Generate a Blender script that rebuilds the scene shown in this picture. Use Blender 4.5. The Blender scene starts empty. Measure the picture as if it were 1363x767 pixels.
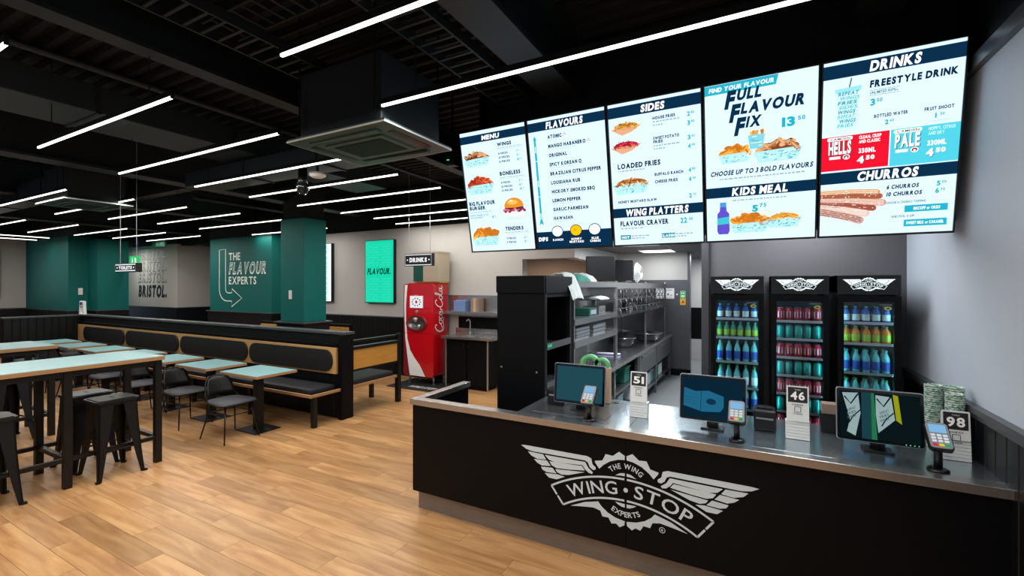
import bpy, bmesh, math, random
from mathutils import Vector, Matrix
random.seed(7)
PI = math.pi
sc = bpy.context.scene
COL = sc.collection

# ------------------------------------------------------------------ camera
cam = bpy.data.cameras.new('camera'); cob = bpy.data.objects.new('camera', cam); COL.objects.link(cob)
cam.sensor_width = 36; cam.lens = 602.3/1363*36; cam.shift_y = -2.7/1363
cam.clip_start = .05
cob.location = (0, 0, 1.9); cob.rotation_euler = (PI/2, 0, 0.493)
sc.camera = cob
# ------------------------------------------------------------------ world, exposure
w = bpy.data.worlds.new('world'); sc.world = w; w.use_nodes = True
w.node_tree.nodes['Background'].inputs[0].default_value = (.55, .75, 1, 1)
w.node_tree.nodes['Background'].inputs[1].default_value = .35
sc.view_settings.view_transform = 'Standard'; sc.view_settings.look = 'None'
sc.view_settings.gamma = 1; sc.view_settings.exposure = 0
BAR = 4.0      # strength of the linear lights
BARW = 7.0     # watts per metre of linear light
SCR = 1.3      # strength of the menu screens
sc.cycles.use_denoising = True
sc.cycles.max_bounces = 8
sc.cycles.sample_clamp_indirect = 6

def area(name, loc, sx, sy, power, color=(1, .93, .82), rot=(0, 0, 0)):
    l = bpy.data.lights.new(name, 'AREA'); l.shape = 'RECTANGLE'; l.size = sx; l.size_y = sy; l.energy = power; l.color = color
    o = bpy.data.objects.new(name, l); COL.objects.link(o); o.location = loc; o.rotation_euler = rot
    return o
KP = [(-1.75, 7.7), (-1.75, 9.5), (-.75, 4.35), (.35, 4.3), (-.9, 5.9), (-4.4, 8.9), (-.6, 11.4)]          # kitchen ceiling panels; the shelf, floor, back room and corridor ones are added fill
for i, (x, y) in enumerate(KP):
    area('kitchen_panel_light', (x, y, 2.585), .56, .56, (36, 9, 14, 9, 60, 40, 45)[i], (1, .85, .7) if i == 5 else (.88, .95, 1))
area('passage_lamp_light', (-19.6, 8.2, 2.9), .4, .4, 110, (1, .72, .45))

# ------------------------------------------------------------------ colour + materials
def lin(c):
    if isinstance(c, str):
        c = c.lstrip('#'); c = c if len(c) == 6 else ''.join(q+q for q in c); c = [int(c[i:i+2], 16)/255 for i in (0, 2, 4)]
    return tuple((v/12.92 if v <= .04045 else ((v+.055)/1.055)**2.4) for v in c[:3]) + (1,)
M = {}
def mat(name, col, rough=.5, metal=0, var=.08, scale=12, bump=0, stretch=None, spec=.5, coat=0):
    m = bpy.data.materials.new(name); m.use_nodes = True; nt = m.node_tree; n = nt.nodes; L = nt.links
    b = n['Principled BSDF']; c = lin(col)
    b.inputs['Roughness'].default_value = rough; b.inputs['Metallic'].default_value = metal
    b.inputs['Specular IOR Level'].default_value = spec; b.inputs['Coat Weight'].default_value = coat
    tc = n.new('ShaderNodeTexCoord'); mp = n.new('ShaderNodeMapping'); nz = n.new('ShaderNodeTexNoise')
    L.new(tc.outputs['Object'], mp.inputs[0]); L.new(mp.outputs[0], nz.inputs[0])
    if stretch: mp.inputs['Scale'].default_value = stretch
    nz.inputs['Scale'].default_value = scale; nz.inputs['Detail'].default_value = 4
    mx = n.new('ShaderNodeMixRGB'); L.new(nz.outputs[0], mx.inputs[0])
    mx.inputs[1].default_value = tuple(v*(1-var) for v in c[:3])+(1,)
    mx.inputs[2].default_value = tuple(min(1, v*(1+var)) for v in c[:3])+(1,)
    L.new(mx.outputs[0], b.inputs['Base Color'])
    if bump:
        bp = n.new('ShaderNodeBump'); bp.inputs['Strength'].default_value = bump; bp.inputs['Distance'].default_value = .01
        L.new(nz.outputs[0], bp.inputs['Height']); L.new(bp.outputs[0], b.inputs['Normal'])
    M[name] = m; return m
def emis(name, col, s, sampling='AUTO'):
    m = bpy.data.materials.new(name); m.use_nodes = True; nt = m.node_tree
    nt.nodes.remove(nt.nodes['Principled BSDF'])
    e = nt.nodes.new('ShaderNodeEmission'); e.inputs[0].default_value = lin(col); e.inputs[1].default_value = s
    nt.links.new(e.outputs[0], nt.nodes['Material Output'].inputs[0])
    m.cycles.emission_sampling = sampling
    M[name] = m; return m
mat('black_metal', '#0b0d0f', .42, .1, .1, 20, 0, None, .4)
mat('black_paint', '#06080b', .6, 0, .1, 6, 0, None, .25)
mat('black_board', '#08090c', .45, 0, .12, 8, .05, None, .14)
mat('dado_black', '#0b0d10', .38, 0, .15, 5, .04, (1, 1, .15), .35)
mat('cap_grey', '#4d5053', .35, .2, .08, 9)
mat('ceiling_black', '#050607', .8, 0, .25, 2.5, .1)
mat('beam_dark', '#0f1519', .6, .1, .2, 3, .05)
mat('duct_grey', '#212a2f', .5, .2, .15, 5)
mat('wall_white', '#b9b7b4', .8, 0, .03, 3, .03)
mat('wall_right_paint', '#b4bcc8', .55, 0, .03, 3, .03)
mat('wall_grey', '#5d5c60', .7, 0, .05, 3, .03)
mat('wall_cream', '#a8967f', .8, 0, .05, 3, .03)
mat('wall_brown', '#8a7566', .8, 0, .05, 3)
mat('teal_paint', '#025f5b', .6, 0, .05, 3, .03, None, .25)
mat('teal_top', '#86b7bd', .28, 0, .12, 5)
mat('stool_metal', '#16191b', .36, .2, .1, 20)
mat('ply_edge', '#a47c52', .5, 0, .2, 30, .05, (1, 1, 12))
mat('ply_face', '#c49b62', .45, 0, .18, 6, .03, (.6, 4, 4))
mat('ply_gold', '#c08a3a', .45, 0, .2, 5, .03, (4, .6, 4))
mat('pad_black', '#0d1013', .55, 0, .12, 60, .15)
mat('cushion', '#1a1c22', .6, 0, .12, 60, .15)
mat('seat_grey', '#4d4f55', .7, 0, .15, 80, .2)
mat('steel', '#b9b8b7', .26, .9, .08, 20, .02, (1, 25, 25))
mat('steel_top', '#b4c2ca', .2, .92, .08, 14, .015, (1, 22, 1))
mat('steel_dark', '#77797b', .27, .8, .15, 10, .02, (20, 1, 20))
mat('steel_panel', '#5a5a5f', .4, .6, .12, 3, .02, (1, 1, 25))
mat('kick_steel', '#86807b', .45, .5, .2, 8, .03, (1, 8, 8))
mat('red_gloss', '#c0101c', .22, 0, .05, 3, 0, None, .5, .6)
mat('red_dark', '#7b0c16', .3, 0, .1, 3)
mat('cassette_teal_tint', '#3f5655', .4, 0, .08, 4)  # reflected teal light is put into the panel colour
mat('white_plastic', '#e4e6e6', .4, 0, .03, 5)
mat('grey_plastic', '#8b9096', .4, 0, .05, 5)
mat('black_plastic', '#0b0c0e', .33, 0, .1, 8)
mat('screen_glass', '#0b1519', .06, 0, .1, 2)
mat('beige_box', '#b3a893', .6, 0, .08, 4)
mat('green_dark', '#0d4a3d', .5, 0, .1, 4)
mat('green_tape', '#67b77a', .5, 0, .1, 4)
mat('cardboard', '#b99b83', .8, 0, .1, 10)
mat('cloth', '#b9bdbb', .9, 0, .2, 20, .3)
mat('cloth_green', '#2f7c6c', .9, 0, .4, 12, .3)
mat('blue_box', '#6c86b8', .5, 0, .1, 10)
mat('kitchen_floor', '#8d9091', .5, 0, .1, 4)
mat('mat_black', '#14171a', .9, 0, .2, 60, .3)
mat('alu', '#b7bcc0', .35, .8, .1, 20)
mat('can_red', '#b3122a', .3, .3, .15, 8)
mat('can_teal', '#2f9d95', .3, .4, .15, 8)
mat('bottle_clear', '#69b7bf', .12, 0, .15, 8)
mat('bottle_green', '#3a8a6b', .12, 0, .15, 8)
mat('bottle_orange', '#d77c1c', .15, 0, .15, 8)
mat('bottle_blue', '#2d59a8', .2, 0, .15, 8)
mat('label_blue', '#2446a0', .5)
mat('label_green', '#9dbb2c', .5)
mat('label_white', '#dfe6e8', .5)
mat('cap_teal', '#4fa7a4', .4)
mat('cap_green', '#2e9d55', .4)
mat('vinyl_white', '#c3d2d6', .5, 0, .02)
mat('purple', '#8a5fc0', .5)
mat('yellow', '#e0b020', .5)
emis('bar_glow', '#fff8f0', BAR)
emis('screen_glow', '#d2edff', SCR)
emis('panel_glow', '#ffffff', 6)
emis('teal_glow', '#14dcae', 1.0)
emis('white_glow', '#e9ffff', 1.3)
emis('sign_glow', '#f2fbff', 1.5)
emis('green_sign', '#18c060', 1.2)
emis('led_cyan', '#9ff0ff', 14)
emis('led_green', '#30e090', 1.5)
def attrmat(name, emit=None, rough=.5):
    m = bpy.data.materials.new(name); m.use_nodes = True; nt = m.node_tree; b = nt.nodes['Principled BSDF']
    a = nt.nodes.new('ShaderNodeAttribute'); a.attribute_name = 'Col'
    if emit:
        nt.nodes.remove(b); e = nt.nodes.new('ShaderNodeEmission'); e.inputs[1].default_value = emit
        nt.links.new(a.outputs[0], e.inputs[0]); nt.links.new(e.outputs[0], nt.nodes['Material Output'].inputs[0])
        m.cycles.emission_sampling = 'NONE'
    else:
        nt.links.new(a.outputs[0], b.inputs['Base Color']); b.inputs['Roughness'].default_value = rough
    M[name] = m
attrmat('print_screen', SCR); attrmat('print_matte'); attrmat('print_vinyl', None, .6); attrmat('print_glow', 1.0); attrmat('print_dim', .6); attrmat('print_emblem', 1.6)
# thin pane: mostly clear, mirror-like at grazing angles
m = bpy.data.materials.new('pane'); m.use_nodes = True; nt = m.node_tree; nt.nodes.remove(nt.nodes['Principled BSDF'])
t = nt.nodes.new('ShaderNodeBsdfTransparent'); t.inputs[0].default_value = (.93, .98, 1, 1)
g = nt.nodes.new('ShaderNodeBsdfGlossy'); g.inputs['Roughness'].default_value = .03
fr = nt.nodes.new('ShaderNodeFresnel'); fr.inputs[0].default_value = 1.4
mx = nt.nodes.new('ShaderNodeMixShader')
for a_, b_ in ((fr.outputs[0], mx.inputs[0]), (t.outputs[0], mx.inputs[1]), (g.outputs[0], mx.inputs[2]), (mx.outputs[0], nt.nodes['Material Output'].inputs[0])): nt.links.new(a_, b_)
M['pane'] = m
# wooden floor: tone of every plank from its place in the laying pattern
PW, PL = .185, 1.25
def plank_material():
    m = bpy.data.materials.new('plank_wood'); m.use_nodes = True; nt = m.node_tree; n = nt.nodes; L = nt.links; b = n['Principled BSDF']
    def mth(op, a, b=None):
        x = n.new('ShaderNodeMath'); x.operation = op
        for i, v in enumerate((a, b)):
            if v is None: continue
            if isinstance(v, (int, float)): x.inputs[i].default_value = v
            else: L.new(v, x.inputs[i])
        return x.outputs[0]
    geo = n.new('ShaderNodeNewGeometry'); sp = n.new('ShaderNodeSeparateXYZ'); L.new(geo.outputs['Position'], sp.inputs[0])
    row = mth('FLOOR', mth('DIVIDE', sp.outputs[1], PW))
    off = mth('MULTIPLY', mth('FRACT', mth('MULTIPLY', row, .37)), PL)
    colm = mth('FLOOR', mth('DIVIDE', mth('ADD', sp.outputs[0], off), PL))
    cb = n.new('ShaderNodeCombineXYZ'); L.new(row, cb.inputs[0]); L.new(colm, cb.inputs[1])
    wn = n.new('ShaderNodeTexWhiteNoise'); wn.noise_dimensions = '3D'; L.new(cb.outputs[0], wn.inputs[0])
    # grain stretched along the plank, shifted per plank
    cb2 = n.new('ShaderNodeCombineXYZ')
    L.new(mth('MULTIPLY', sp.outputs[0], 1.1), cb2.inputs[0]); L.new(mth('MULTIPLY', sp.outputs[1], 9), cb2.inputs[1]); L.new(mth('MULTIPLY', wn.outputs[0], 40), cb2.inputs[2])
    nz = n.new('ShaderNodeTexNoise'); nz.inputs['Scale'].default_value = 1.6; nz.inputs['Detail'].default_value = 7; nz.inputs['Distortion'].default_value = .6
    L.new(cb2.outputs[0], nz.inputs[0])
    cr = n.new('ShaderNodeValToRGB'); e = cr.color_ramp.elements
    e[0].position = .3; e[0].color = lin('#a67649'); e[1].position = .72; e[1].color = lin('#d3a671')
    x = cr.color_ramp.elements.new(.5); x.color = lin('#c08f5c')
    L.new(nz.outputs[0], cr.inputs[0])
    hs = n.new('ShaderNodeHueSaturation'); L.new(cr.outputs[0], hs.inputs['Color'])
    hs.inputs['Saturation'].default_value = .98
    L.new(mth('ADD', mth('MULTIPLY', wn.outputs[0], .38), .74), hs.inputs['Value'])
    L.new(hs.outputs[0], b.inputs['Base Color'])
    b.inputs['Roughness'].default_value = .36; b.inputs['Specular IOR Level'].default_value = .4
    bp = n.new('ShaderNodeBump'); bp.inputs['Strength'].default_value = .12; bp.inputs['Distance'].default_value = .004
    L.new(nz.outputs[0], bp.inputs['Height']); L.new(bp.outputs[0], b.inputs['Normal'])
    M['plank_wood'] = m
plank_material()

# ------------------------------------------------------------------ geometry helpers
class MB:
    """collects vertices and faces of ONE part"""
    def __init__(s): s.v = []; s.f = []; s.smooth = False; s.fm = []
    def add(s, vs, fs, sm=False):
        o = len(s.v); s.v += [tuple(v) for v in vs]; s.f += [tuple(i+o for i in f) for f in fs]; s.fm += [sm]*len(fs); return s
    def box(s, x0, x1, y0, y1, z0, z1, bev=0):
        if x0 > x1: x0, x1 = x1, x0
        if y0 > y1: y0, y1 = y1, y0
        if z0 > z1: z0, z1 = z1, z0
        if bev:
            bm = bmesh.new(); bmesh.ops.create_cube(bm, size=1)
            for v in bm.verts: v.co = Vector((x0+(v.co.x+.5)*(x1-x0), y0+(v.co.y+.5)*(y1-y0), z0+(v.co.z+.5)*(z1-z0)))
            bmesh.ops.bevel(bm, geom=list(bm.edges), offset=bev, segments=2, affect='EDGES', profile=.6)
            bm.verts.index_update(); s.add([v.co[:] for v in bm.verts], [[v.index for v in f.verts] for f in bm.faces]); bm.free(); return s
        vs = [(x, y, z) for z in (z0, z1) for y in (y0, y1) for x in (x0, x1)]
        return s.add(vs, [(0, 2, 3, 1), (4, 5, 7, 6), (0, 1, 5, 4), (2, 6, 7, 3), (0, 4, 6, 2), (1, 3, 7, 5)])
    def bar(s, p0, p1, w0, w1=None, h0=None, h1=None, up=(0, 0, 1)):
        """four-sided bar from p0 to p1, possibly tapering"""
        p0, p1 = Vector(p0), Vector(p1); w1 = w0 if w1 is None else w1; h0 = w0 if h0 is None else h0; h1 = w1 if h1 is None else h1
        d = (p1-p0).normalized(); u = Vector(up)
        if abs(d.dot(u)) > .95: u = Vector((0, 1, 0))
        a = d.cross(u).normalized(); b = a.cross(d)
        vs = []
        for p, w, h in ((p0, w0, h0), (p1, w1, h1)):
            for i, j in ((-1, -1), (1, -1), (1, 1), (-1, 1)): vs.append(p+a*i*w/2+b*j*h/2)
        return s.add(vs, [(0, 1, 2, 3), (7, 6, 5, 4), (0, 4, 5, 1), (1, 5, 6, 2), (2, 6, 7, 3), (3, 7, 4, 0)])
    def tube(s, pts, r, n=8):
        pts = [Vector(p) for p in pts]; rs = r if isinstance(r, (list, tuple)) else [r]*len(pts)
        vs = []; fs = []; prev = None
        for i, p in enumerate(pts):
            d = (pts[min(i+1, len(pts)-1)]-pts[max(i-1, 0)]).normalized()
            if prev is None:
                u = Vector((0, 0, 1)) if abs(d.z) < .9 else Vector((1, 0, 0)); a = d.cross(u).normalized()
            else: a = (prev-d*prev.dot(d)).normalized()
            prev = a; b = d.cross(a)
            for k in range(n): t = 2*PI*k/n; vs.append(p+(a*math.cos(t)+b*math.sin(t))*rs[i])
        for i in range(len(pts)-1):
            for k in range(n): fs.append((i*n+k, i*n+(k+1) % n, (i+1)*n+(k+1) % n, (i+1)*n+k))
        s.add(vs, fs, True); o = len(s.v)-len(vs)
        s.f += [tuple(o+k for k in reversed(range(n))), tuple(o+(len(pts)-1)*n+k for k in range(n))]; s.fm += [False, False]
        return s
    def lathe(s, prof, n=16, c=(0, 0, 0), caps=True):
        vs = []; fs = []
        for r, z in prof:
            for k in range(n): t = 2*PI*k/n; vs.append((c[0]+r*math.cos(t), c[1]+r*math.sin(t), c[2]+z))
        for i in range(len(prof)-1):
            for k in range(n): fs.append((i*n+k, i*n+(k+1) % n, (i+1)*n+(k+1) % n, (i+1)*n+k))
        s.add(vs, fs, True); o = len(s.v)-len(vs)
        if caps:
            s.f += [tuple(o+k for k in reversed(range(n))), tuple(o+(len(prof)-1)*n+k for k in range(n))]; s.fm += [False, False]
        return s
    def prism(s, poly, org, ax, ay, depth):
        """2D polygon in plane (ax, ay) at org, extruded along ax x ay by depth"""
        org, ax, ay = Vector(org), Vector(ax), Vector(ay); nn = ax.cross(ay).normalized()*depth; k = len(poly)
        a = [org+ax*p[0]+ay*p[1] for p in poly]; b = [p+nn for p in a]
        return s.add(a+b, [tuple(reversed(range(k))), tuple(range(k, 2*k))]+[(i, (i+1) % k, k+(i+1) % k, k+i) for i in range(k)])
    def mesh(s, name, material):
        me = bpy.data.meshes.new(name); me.from_pydata(s.v, [], s.f); me.materials.append(M[material] if isinstance(material, str) else material)
        me.polygons.foreach_set('use_smooth', s.fm); me.update(); return me
    def build(s, name, material, parent=None, label=None):
        o = bpy.data.objects.new(name, s.mesh(name, material)); COL.objects.link(o)
        if parent: o.parent = parent
        if label: o['label'] = label
        return o
def tag(o, label=None, cat=None, group=None, kind=None):
    for k, v in (('label', label), ('category', cat), ('group', group), ('kind', kind)):
        if v: o[k] = v
    return o
def thing(name, label, cat, loc=(0, 0, 0), rz=0, group=None, kind=None):
    o = bpy.data.objects.new(name, None); COL.objects.link(o); o.empty_display_size = .1
    o.location = loc; o.rotation_euler = (0, 0, rz); return tag(o, label, cat, group, kind)
def dup(root, loc=None, rz=None, label=None, group=None):
    kids = {}
    for o in TREE(root): kids.setdefault(o.parent, []).append(o)
    def cp(o, par):
        c = o.copy(); COL.objects.link(c); c.parent = par
        for ch in kids.get(o, []): cp(ch, c)
        return c
    r = cp(root, None)
    if loc is not None: r.location = loc
    if rz is not None: r.rotation_euler = (0, 0, rz)
    if label: r['label'] = label
    if group: r['group'] = group
    return r
def TREE(root):
    out = []; st = [root]
    while st:
        o = st.pop()
        for c in o.children: out.append(c); st.append(c)
    return out
def rounded(x0, x1, y0, y1, r, n=5):
    pts = []
    for cx, cy, a0 in ((x1-r, y1-r, 0), (x0+r, y1-r, 90), (x0+r, y0+r, 180), (x1-r, y0+r, 270)):
        for k in range(n+1): t = math.radians(a0+90*k/n); pts.append((cx+r*math.cos(t), cy+r*math.sin(t)))
    return pts
ORD = ['first', 'second', 'third', 'fourth', 'fifth', 'sixth', 'seventh', 'eighth', 'ninth', 'tenth', 'eleventh', 'twelfth']+['%sth' % n for n in range(13, 30)]

# ------------------------------------------------------------------ lettering and flat print
GL = {}
def glyph(c, bold):
    k = (c, bold)
    if k not in GL:
        cu = bpy.data.curves.new('g', 'FONT'); cu.body = c; cu.size = 1; cu.offset = bold; cu.resolution_u = 3; cu.fill_mode = 'FRONT'
        o = bpy.data.objects.new('g', cu); COL.objects.link(o)
        me = bpy.data.meshes.new_from_object(o.evaluated_get(bpy.context.evaluated_depsgraph_get()))
        vs = [(v.co.x, v.co.y) for v in me.vertices]; fs = [tuple(p.vertices) for p in me.polygons]
        bpy.data.objects.remove(o); bpy.data.curves.remove(cu); bpy.data.meshes.remove(me)
        GL[k] = (vs, fs)
    return GL[k]
def layout(s, h, width=None, shear=0, bold=.02, track=.1):
    """list of (verts, faces) of a text line, cap height h, starting at x = 0; returns also its width"""
    H = max(v[1] for v in glyph('H', bold)[0]); k = h/H; x = 0; out = []
    for c in s:
        if c == ' ': x += .32; continue
        vs, fs = glyph(c, bold)
        if not vs: x += .3; continue
        a = min(v[0] for v in vs); b = max(v[0] for v in vs)
        out.append(([(v[0]-a+x, v[1]) for v in vs], fs, x, b-a)); x += b-a+track
    x -= track; sx = k if width is None else width/x
    res = [([(v[0]*sx+v[1]*k*shear, v[1]*k) for v in vs], fs, gx*sx, gw*sx) for vs, fs, gx, gw in out]
    return res, x*sx
class Print:
    """flat printed or lit graphics in a plane: u to the right, v downward (or up), each colour patch a face"""
    def __init__(s, org, ux, vy, nrm, step=.0008):
        s.o = Vector(org); s.u = Vector(ux); s.vv = Vector(vy); s.n = Vector(nrm); s.step = step; s.V = []; s.F = []; s.C = []; s.lay = 0
    def pts(s, ps, fs, col, lay):
        o = len(s.V); c = lin(col); sg = s.u.cross(s.vv).dot(s.n) < 0
        s.V += [s.o+s.u*p[0]+s.vv*p[1]+s.n*s.step*lay for p in ps]; s.C += [c]*len(ps)
        s.F += [tuple(i+o for i in (reversed(f) if sg else f)) for f in fs]
    def poly(s, ps, col, lay=1): s.pts(ps, [tuple(range(len(ps)))], col, lay)
    def rect(s, u0, v0, u1, v1, col, lay=1): s.poly([(u0, v0), (u1, v0), (u1, v1), (u0, v1)], col, lay)
    def ell(s, cu, cv, a, b, col, lay=1, rot=0, n=14, t0=0, t1=2*PI):
        ps = []
        for k in range(n):
            t = t0+(t1-t0)*k/(n if t1-t0 > 6.2 else n-1); x = a*math.cos(t); y = b*math.sin(t)
            ps.append((cu+x*math.cos(rot)-y*math.sin(rot), cv+x*math.sin(rot)+y*math.cos(rot)))
        s.poly(ps, col, lay)
    def line(s, ps, w, col, lay=1, closed=False):
        n = len(ps); P = [Vector(p) for p in ps]
        rng = range(n if closed else n-1); ns = []
        for i in range(n):
            a = P[(i-1) % n] if (closed or i > 0) else P[i]; b = P[(i+1) % n] if (closed or i < n-1) else P[i]
            d = (b-a).normalized(); ns.append(Vector((-d.y, d.x)))
        for i in rng:
            j = (i+1) % n
            s.poly([P[i]+ns[i]*w/2, P[j]+ns[j]*w/2, P[j]-ns[j]*w/2, P[i]-ns[i]*w/2], col, lay)
    def text(s, t, u, v, h, width=None, col='#08233a', lay=3, down=True, shear=0, bold=.02, center=False, track=.1, rot=0):
        gs, w_ = layout(t, h, width, shear, min(bold*1.35, .06) if bold > 0 else bold, track); du = -w_/2 if center else 0; sy = -1 if down else 1; cr, sr = math.cos(rot), math.sin(rot)
        for vs, fs, gx, gw in gs:
            q = [((x+du), y*sy) for x, y in vs]
            q = [(u+x*cr-y*sr, v+x*sr+y*cr) for x, y in q]
            s.pts(q, [tuple(reversed(f)) if down else f for f in fs], col, lay)
    def arc(s, t, cu, cv, R, h, span, col, lay=3, top=True, bold=.02, width=None):
        """text on a circle (v up); span = total angle, centred on the vertical"""
        gs, w_ = layout(t, h, width or span*R, 0, bold)
        for vs, fs, gx, gw in gs:
            m = gx+gw/2; a = (m-w_/2)/R
            q = []
            for x, y in vs:
                x -= m
                if top: q.append((cu+(R+y)*math.sin(a)+x*math.cos(a), cv+(R+y)*math.cos(a)-x*math.sin(a)))
                else: q.append((cu+(R-y)*math.sin(a)+x*math.cos(a), cv-(R-y)*math.cos(a)+x*math.sin(a)))
            s.pts(q, fs, col, lay)
    def build(s, name, material, parent=None, label=None):
        me = bpy.data.meshes.new(name); me.from_pydata(s.V, [], s.F); me.materials.append(M[material])
        at = me.attributes.new('Col', 'FLOAT_COLOR', 'POINT'); at.data.foreach_set('color', [x for c in s.C for x in c])
        o = bpy.data.objects.new(name, me); COL.objects.link(o)
        if parent: o.parent = parent
        if label: o['label'] = label
        return o

# ================================================================== THE ROOM
WX, WY, WZ = 1.082, 7.38, 3.13          # right wall, dining back wall, top of the paint
CZ = 4.0
def struct(name, mb, m, parent=None, kind='structure'):
    o = mb.build(name, m, parent)
    if not parent: o['kind'] = kind
    return o
def boards(wall, p0, p1, z0, z1, nrm, width=.125, single=True, th=.014):
    """upright dado boards along a wall, a groove between neighbours"""
    p0, p1 = Vector(p0+(0,)), Vector(p1+(0,)); d = (p1-p0); L_ = d.length; d.normalize(); n = max(1, round(L_/width)); wd = L_/n
    nn = Vector(nrm+(0,)); allm = MB(); me = None
    for i in range(n):
        mb = allm if not single else MB()
        c = p0+d*wd*(i+.5) if not single else Vector((0, 0, 0))
        hw = d*(wd/2-.004); ch = .004
        vs = []
        for z in (z0, z1):
            for q in (-hw, hw): vs.append(c+q+Vector((0, 0, z)))
            vs.append(c+hw+nn*(th-ch)+Vector((0, 0, z))); vs.append(c+hw-d*ch+nn*th+Vector((0, 0, z)))
            vs.append(c-hw+d*ch+nn*th+Vector((0, 0, z))); vs.append(c-hw+nn*(th-ch)+Vector((0, 0, z)))
        fs = [tuple(range(6)), tuple(range(11, 5, -1))]+[(k, (k+1) % 6, 6+(k+1) % 6, 6+k) for k in range(6)]
        mb.add(vs, fs)
        if single:
            if me is None: me = mb.mesh('dado_board', 'dado_black')
            o = bpy.data.objects.new('dado_board', me); COL.objects.link(o); o.parent = wall; o.location = p0+d*wd*(i+.5)
    if not single:
        o = allm.build('dado_boards', 'dado_black', wall); o.name = 'dado_board'; o['kind'] = 'stuff'
# floor: screed, planks of the dining area, grey kitchen floor
flo = struct('floor', MB().box(-24, 2, -4, 12, -.12, -.006), 'black_paint')
MB().box(-2.35, WX, 3.76, WY, -.006, .0008).box(-7, WX, WY, 12.4, -.006, .0008).build('kitchen_floor', 'kitchen_floor', flo, 'grey kitchen floor')
def plank_cells():
    r0, r1 = math.floor(-3.2/PW), math.floor(7.4/PW)
    for r in range(r0, r1+1):
        off = ((r*.37) % 1)*PL
        c0, c1 = math.floor((-19.4+off)/PL), math.floor((WX+off)/PL)
        for c in range(c0, c1+1):
            yield max(-19.4, c*PL-off), min(WX, (c+1)*PL-off), r*PW, min((r+1)*PW, WY)
cells = []
ca, sa = math.cos(.493), math.sin(.493)
for x0, x1, y0, y1 in plank_cells():
    if x1-x0 < .02: continue
    cx, cy = (x0+x1)/2, (y0+y1)/2; dep = -sa*cx+ca*cy; lat = ca*cx+sa*cy
    vis = dep > .8 and abs(lat) < dep*1.25+.3 and 1.9/dep*602 < 420 and not (x0 > -2.4 and y0 > 3.1)
    cells.append((0 if vis else 1, dep, x0, x1, y0, y1))
cells.sort(); full = None; rest = MB()
for i, (a_, dep, x0, x1, y0, y1) in enumerate(cells):
    g_ = .0012
    if a_ == 0 and i < 300:
        isfull = abs(x1-x0-PL) < 1e-4 and abs(y1-y0-PW) < 1e-4
        if isfull and full: me = full
        else:
            hx, hy = (x1-x0)/2-g_, (y1-y0)/2-g_
            me = MB().box(-hx, hx, -hy, hy, -.006, 0).mesh('plank', 'plank_wood')
            if isfull: full = me
        o = bpy.data.objects.new('plank', me); COL.objects.link(o); o.parent = flo; o.location = ((x0+x1)/2, (y0+y1)/2, 0)
    else: rest.box(x0+g_, x1-g_, y0+g_, y1-g_, -.006, 0)
rest.build('plank', 'plank_wood', flo)['kind'] = 'stuff'
# ceiling deck: trapezoid ribs running along x, steel beams along y
cb = MB(); y = -4
prof = []
while y < 12: prof += [(y, CZ), (y+.05, CZ), (y+.07, CZ+.06), (y+.13, CZ+.06)]; y += .15
vs = []; fs = []
for i, (y, z) in enumerate(prof): vs += [(-24, y, z), (2, y, z)]
for i in range(len(prof)-1): fs.append((2*i, 2*i+1, 2*i+3, 2*i+2))
cb.add(vs, fs); cb.box(-24, 2, -4, 12, CZ+.1, CZ+.2)
cei = struct('ceiling', cb, 'ceiling_black')
for x0, x1, z0 in ((-3.76, -3.6, 3.5), (-1.58, -1.3, 3.5), (-7.9, -7.6, 3.45), (-11.2, -10.9, 3.45), (-14.6, -14.3, 3.4), (.55, .8, 3.6)):
    xm = (x0+x1)/2
    MB().box(x0, x1, -4, 7.3, z0, z0+.03).box(xm-.012, xm+.012, -4, 7.3, z0+.03, CZ-.03).box(x0, x1, -4, 7.3, CZ-.03, CZ).build('trim_beam', 'beam_dark')['kind'] = 'structure'
for y0 in (.4, 4.3): MB().box(-18, -7.9, y0, y0+.18, 3.62, 3.9).build('trim_beam', 'beam_dark')['kind'] = 'structure'
tag(MB().tube([(-4.6, -3, 3.62), (-4.6, 7.2, 3.62)], .03).build('ceiling_pipe', 'beam_dark'), 'dark pipe running towards the back wall beside the long flat duct', 'pipe')
tag(MB().tube([(-9.2, 4.6, 3.55), (-9.2, 7.2, 3.55)], .04).build('ceiling_pipe', 'beam_dark'), 'dark pipe under the far ceiling left of the teal column', 'pipe')

# right wall
wr = struct('wall_right', MB().box(WX, WX+.1, -4, 12, 0, 3.1), 'wall_right_paint')
MB().box(WX-.035, WX+.02, -4, 4.74, 3.085, 3.16).build('cornice', 'cap_grey', wr)
MB().box(WX, WX+.1, -4, 12, 3.1, CZ+.1).build('upper_wall', 'black_paint', wr)
MB().box(WX-.008, WX, -4, 4.74, 0, 1.22).build('backing', 'black_paint', wr)
boards((wr), (WX-.008, 1.2), (WX-.008, 4.74), 0, 1.22, (-1, 0), .115)
MB().box(WX-.045, WX, -4, 4.74, 1.21, 1.243).box(WX-.03, WX, -4, 4.74, 1.18, 1.21).build('dado_cap', 'cap_grey', wr)
# wall behind the fridges
wf = struct('wall_fridge', MB().box(-.39, WX, 4.74, 4.86, 0, CZ), 'wall_grey')
MB().box(-.455, -.39, 4.70, 4.88, 0, 2.62).build('corner_post', 'steel_panel', wf)
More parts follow.
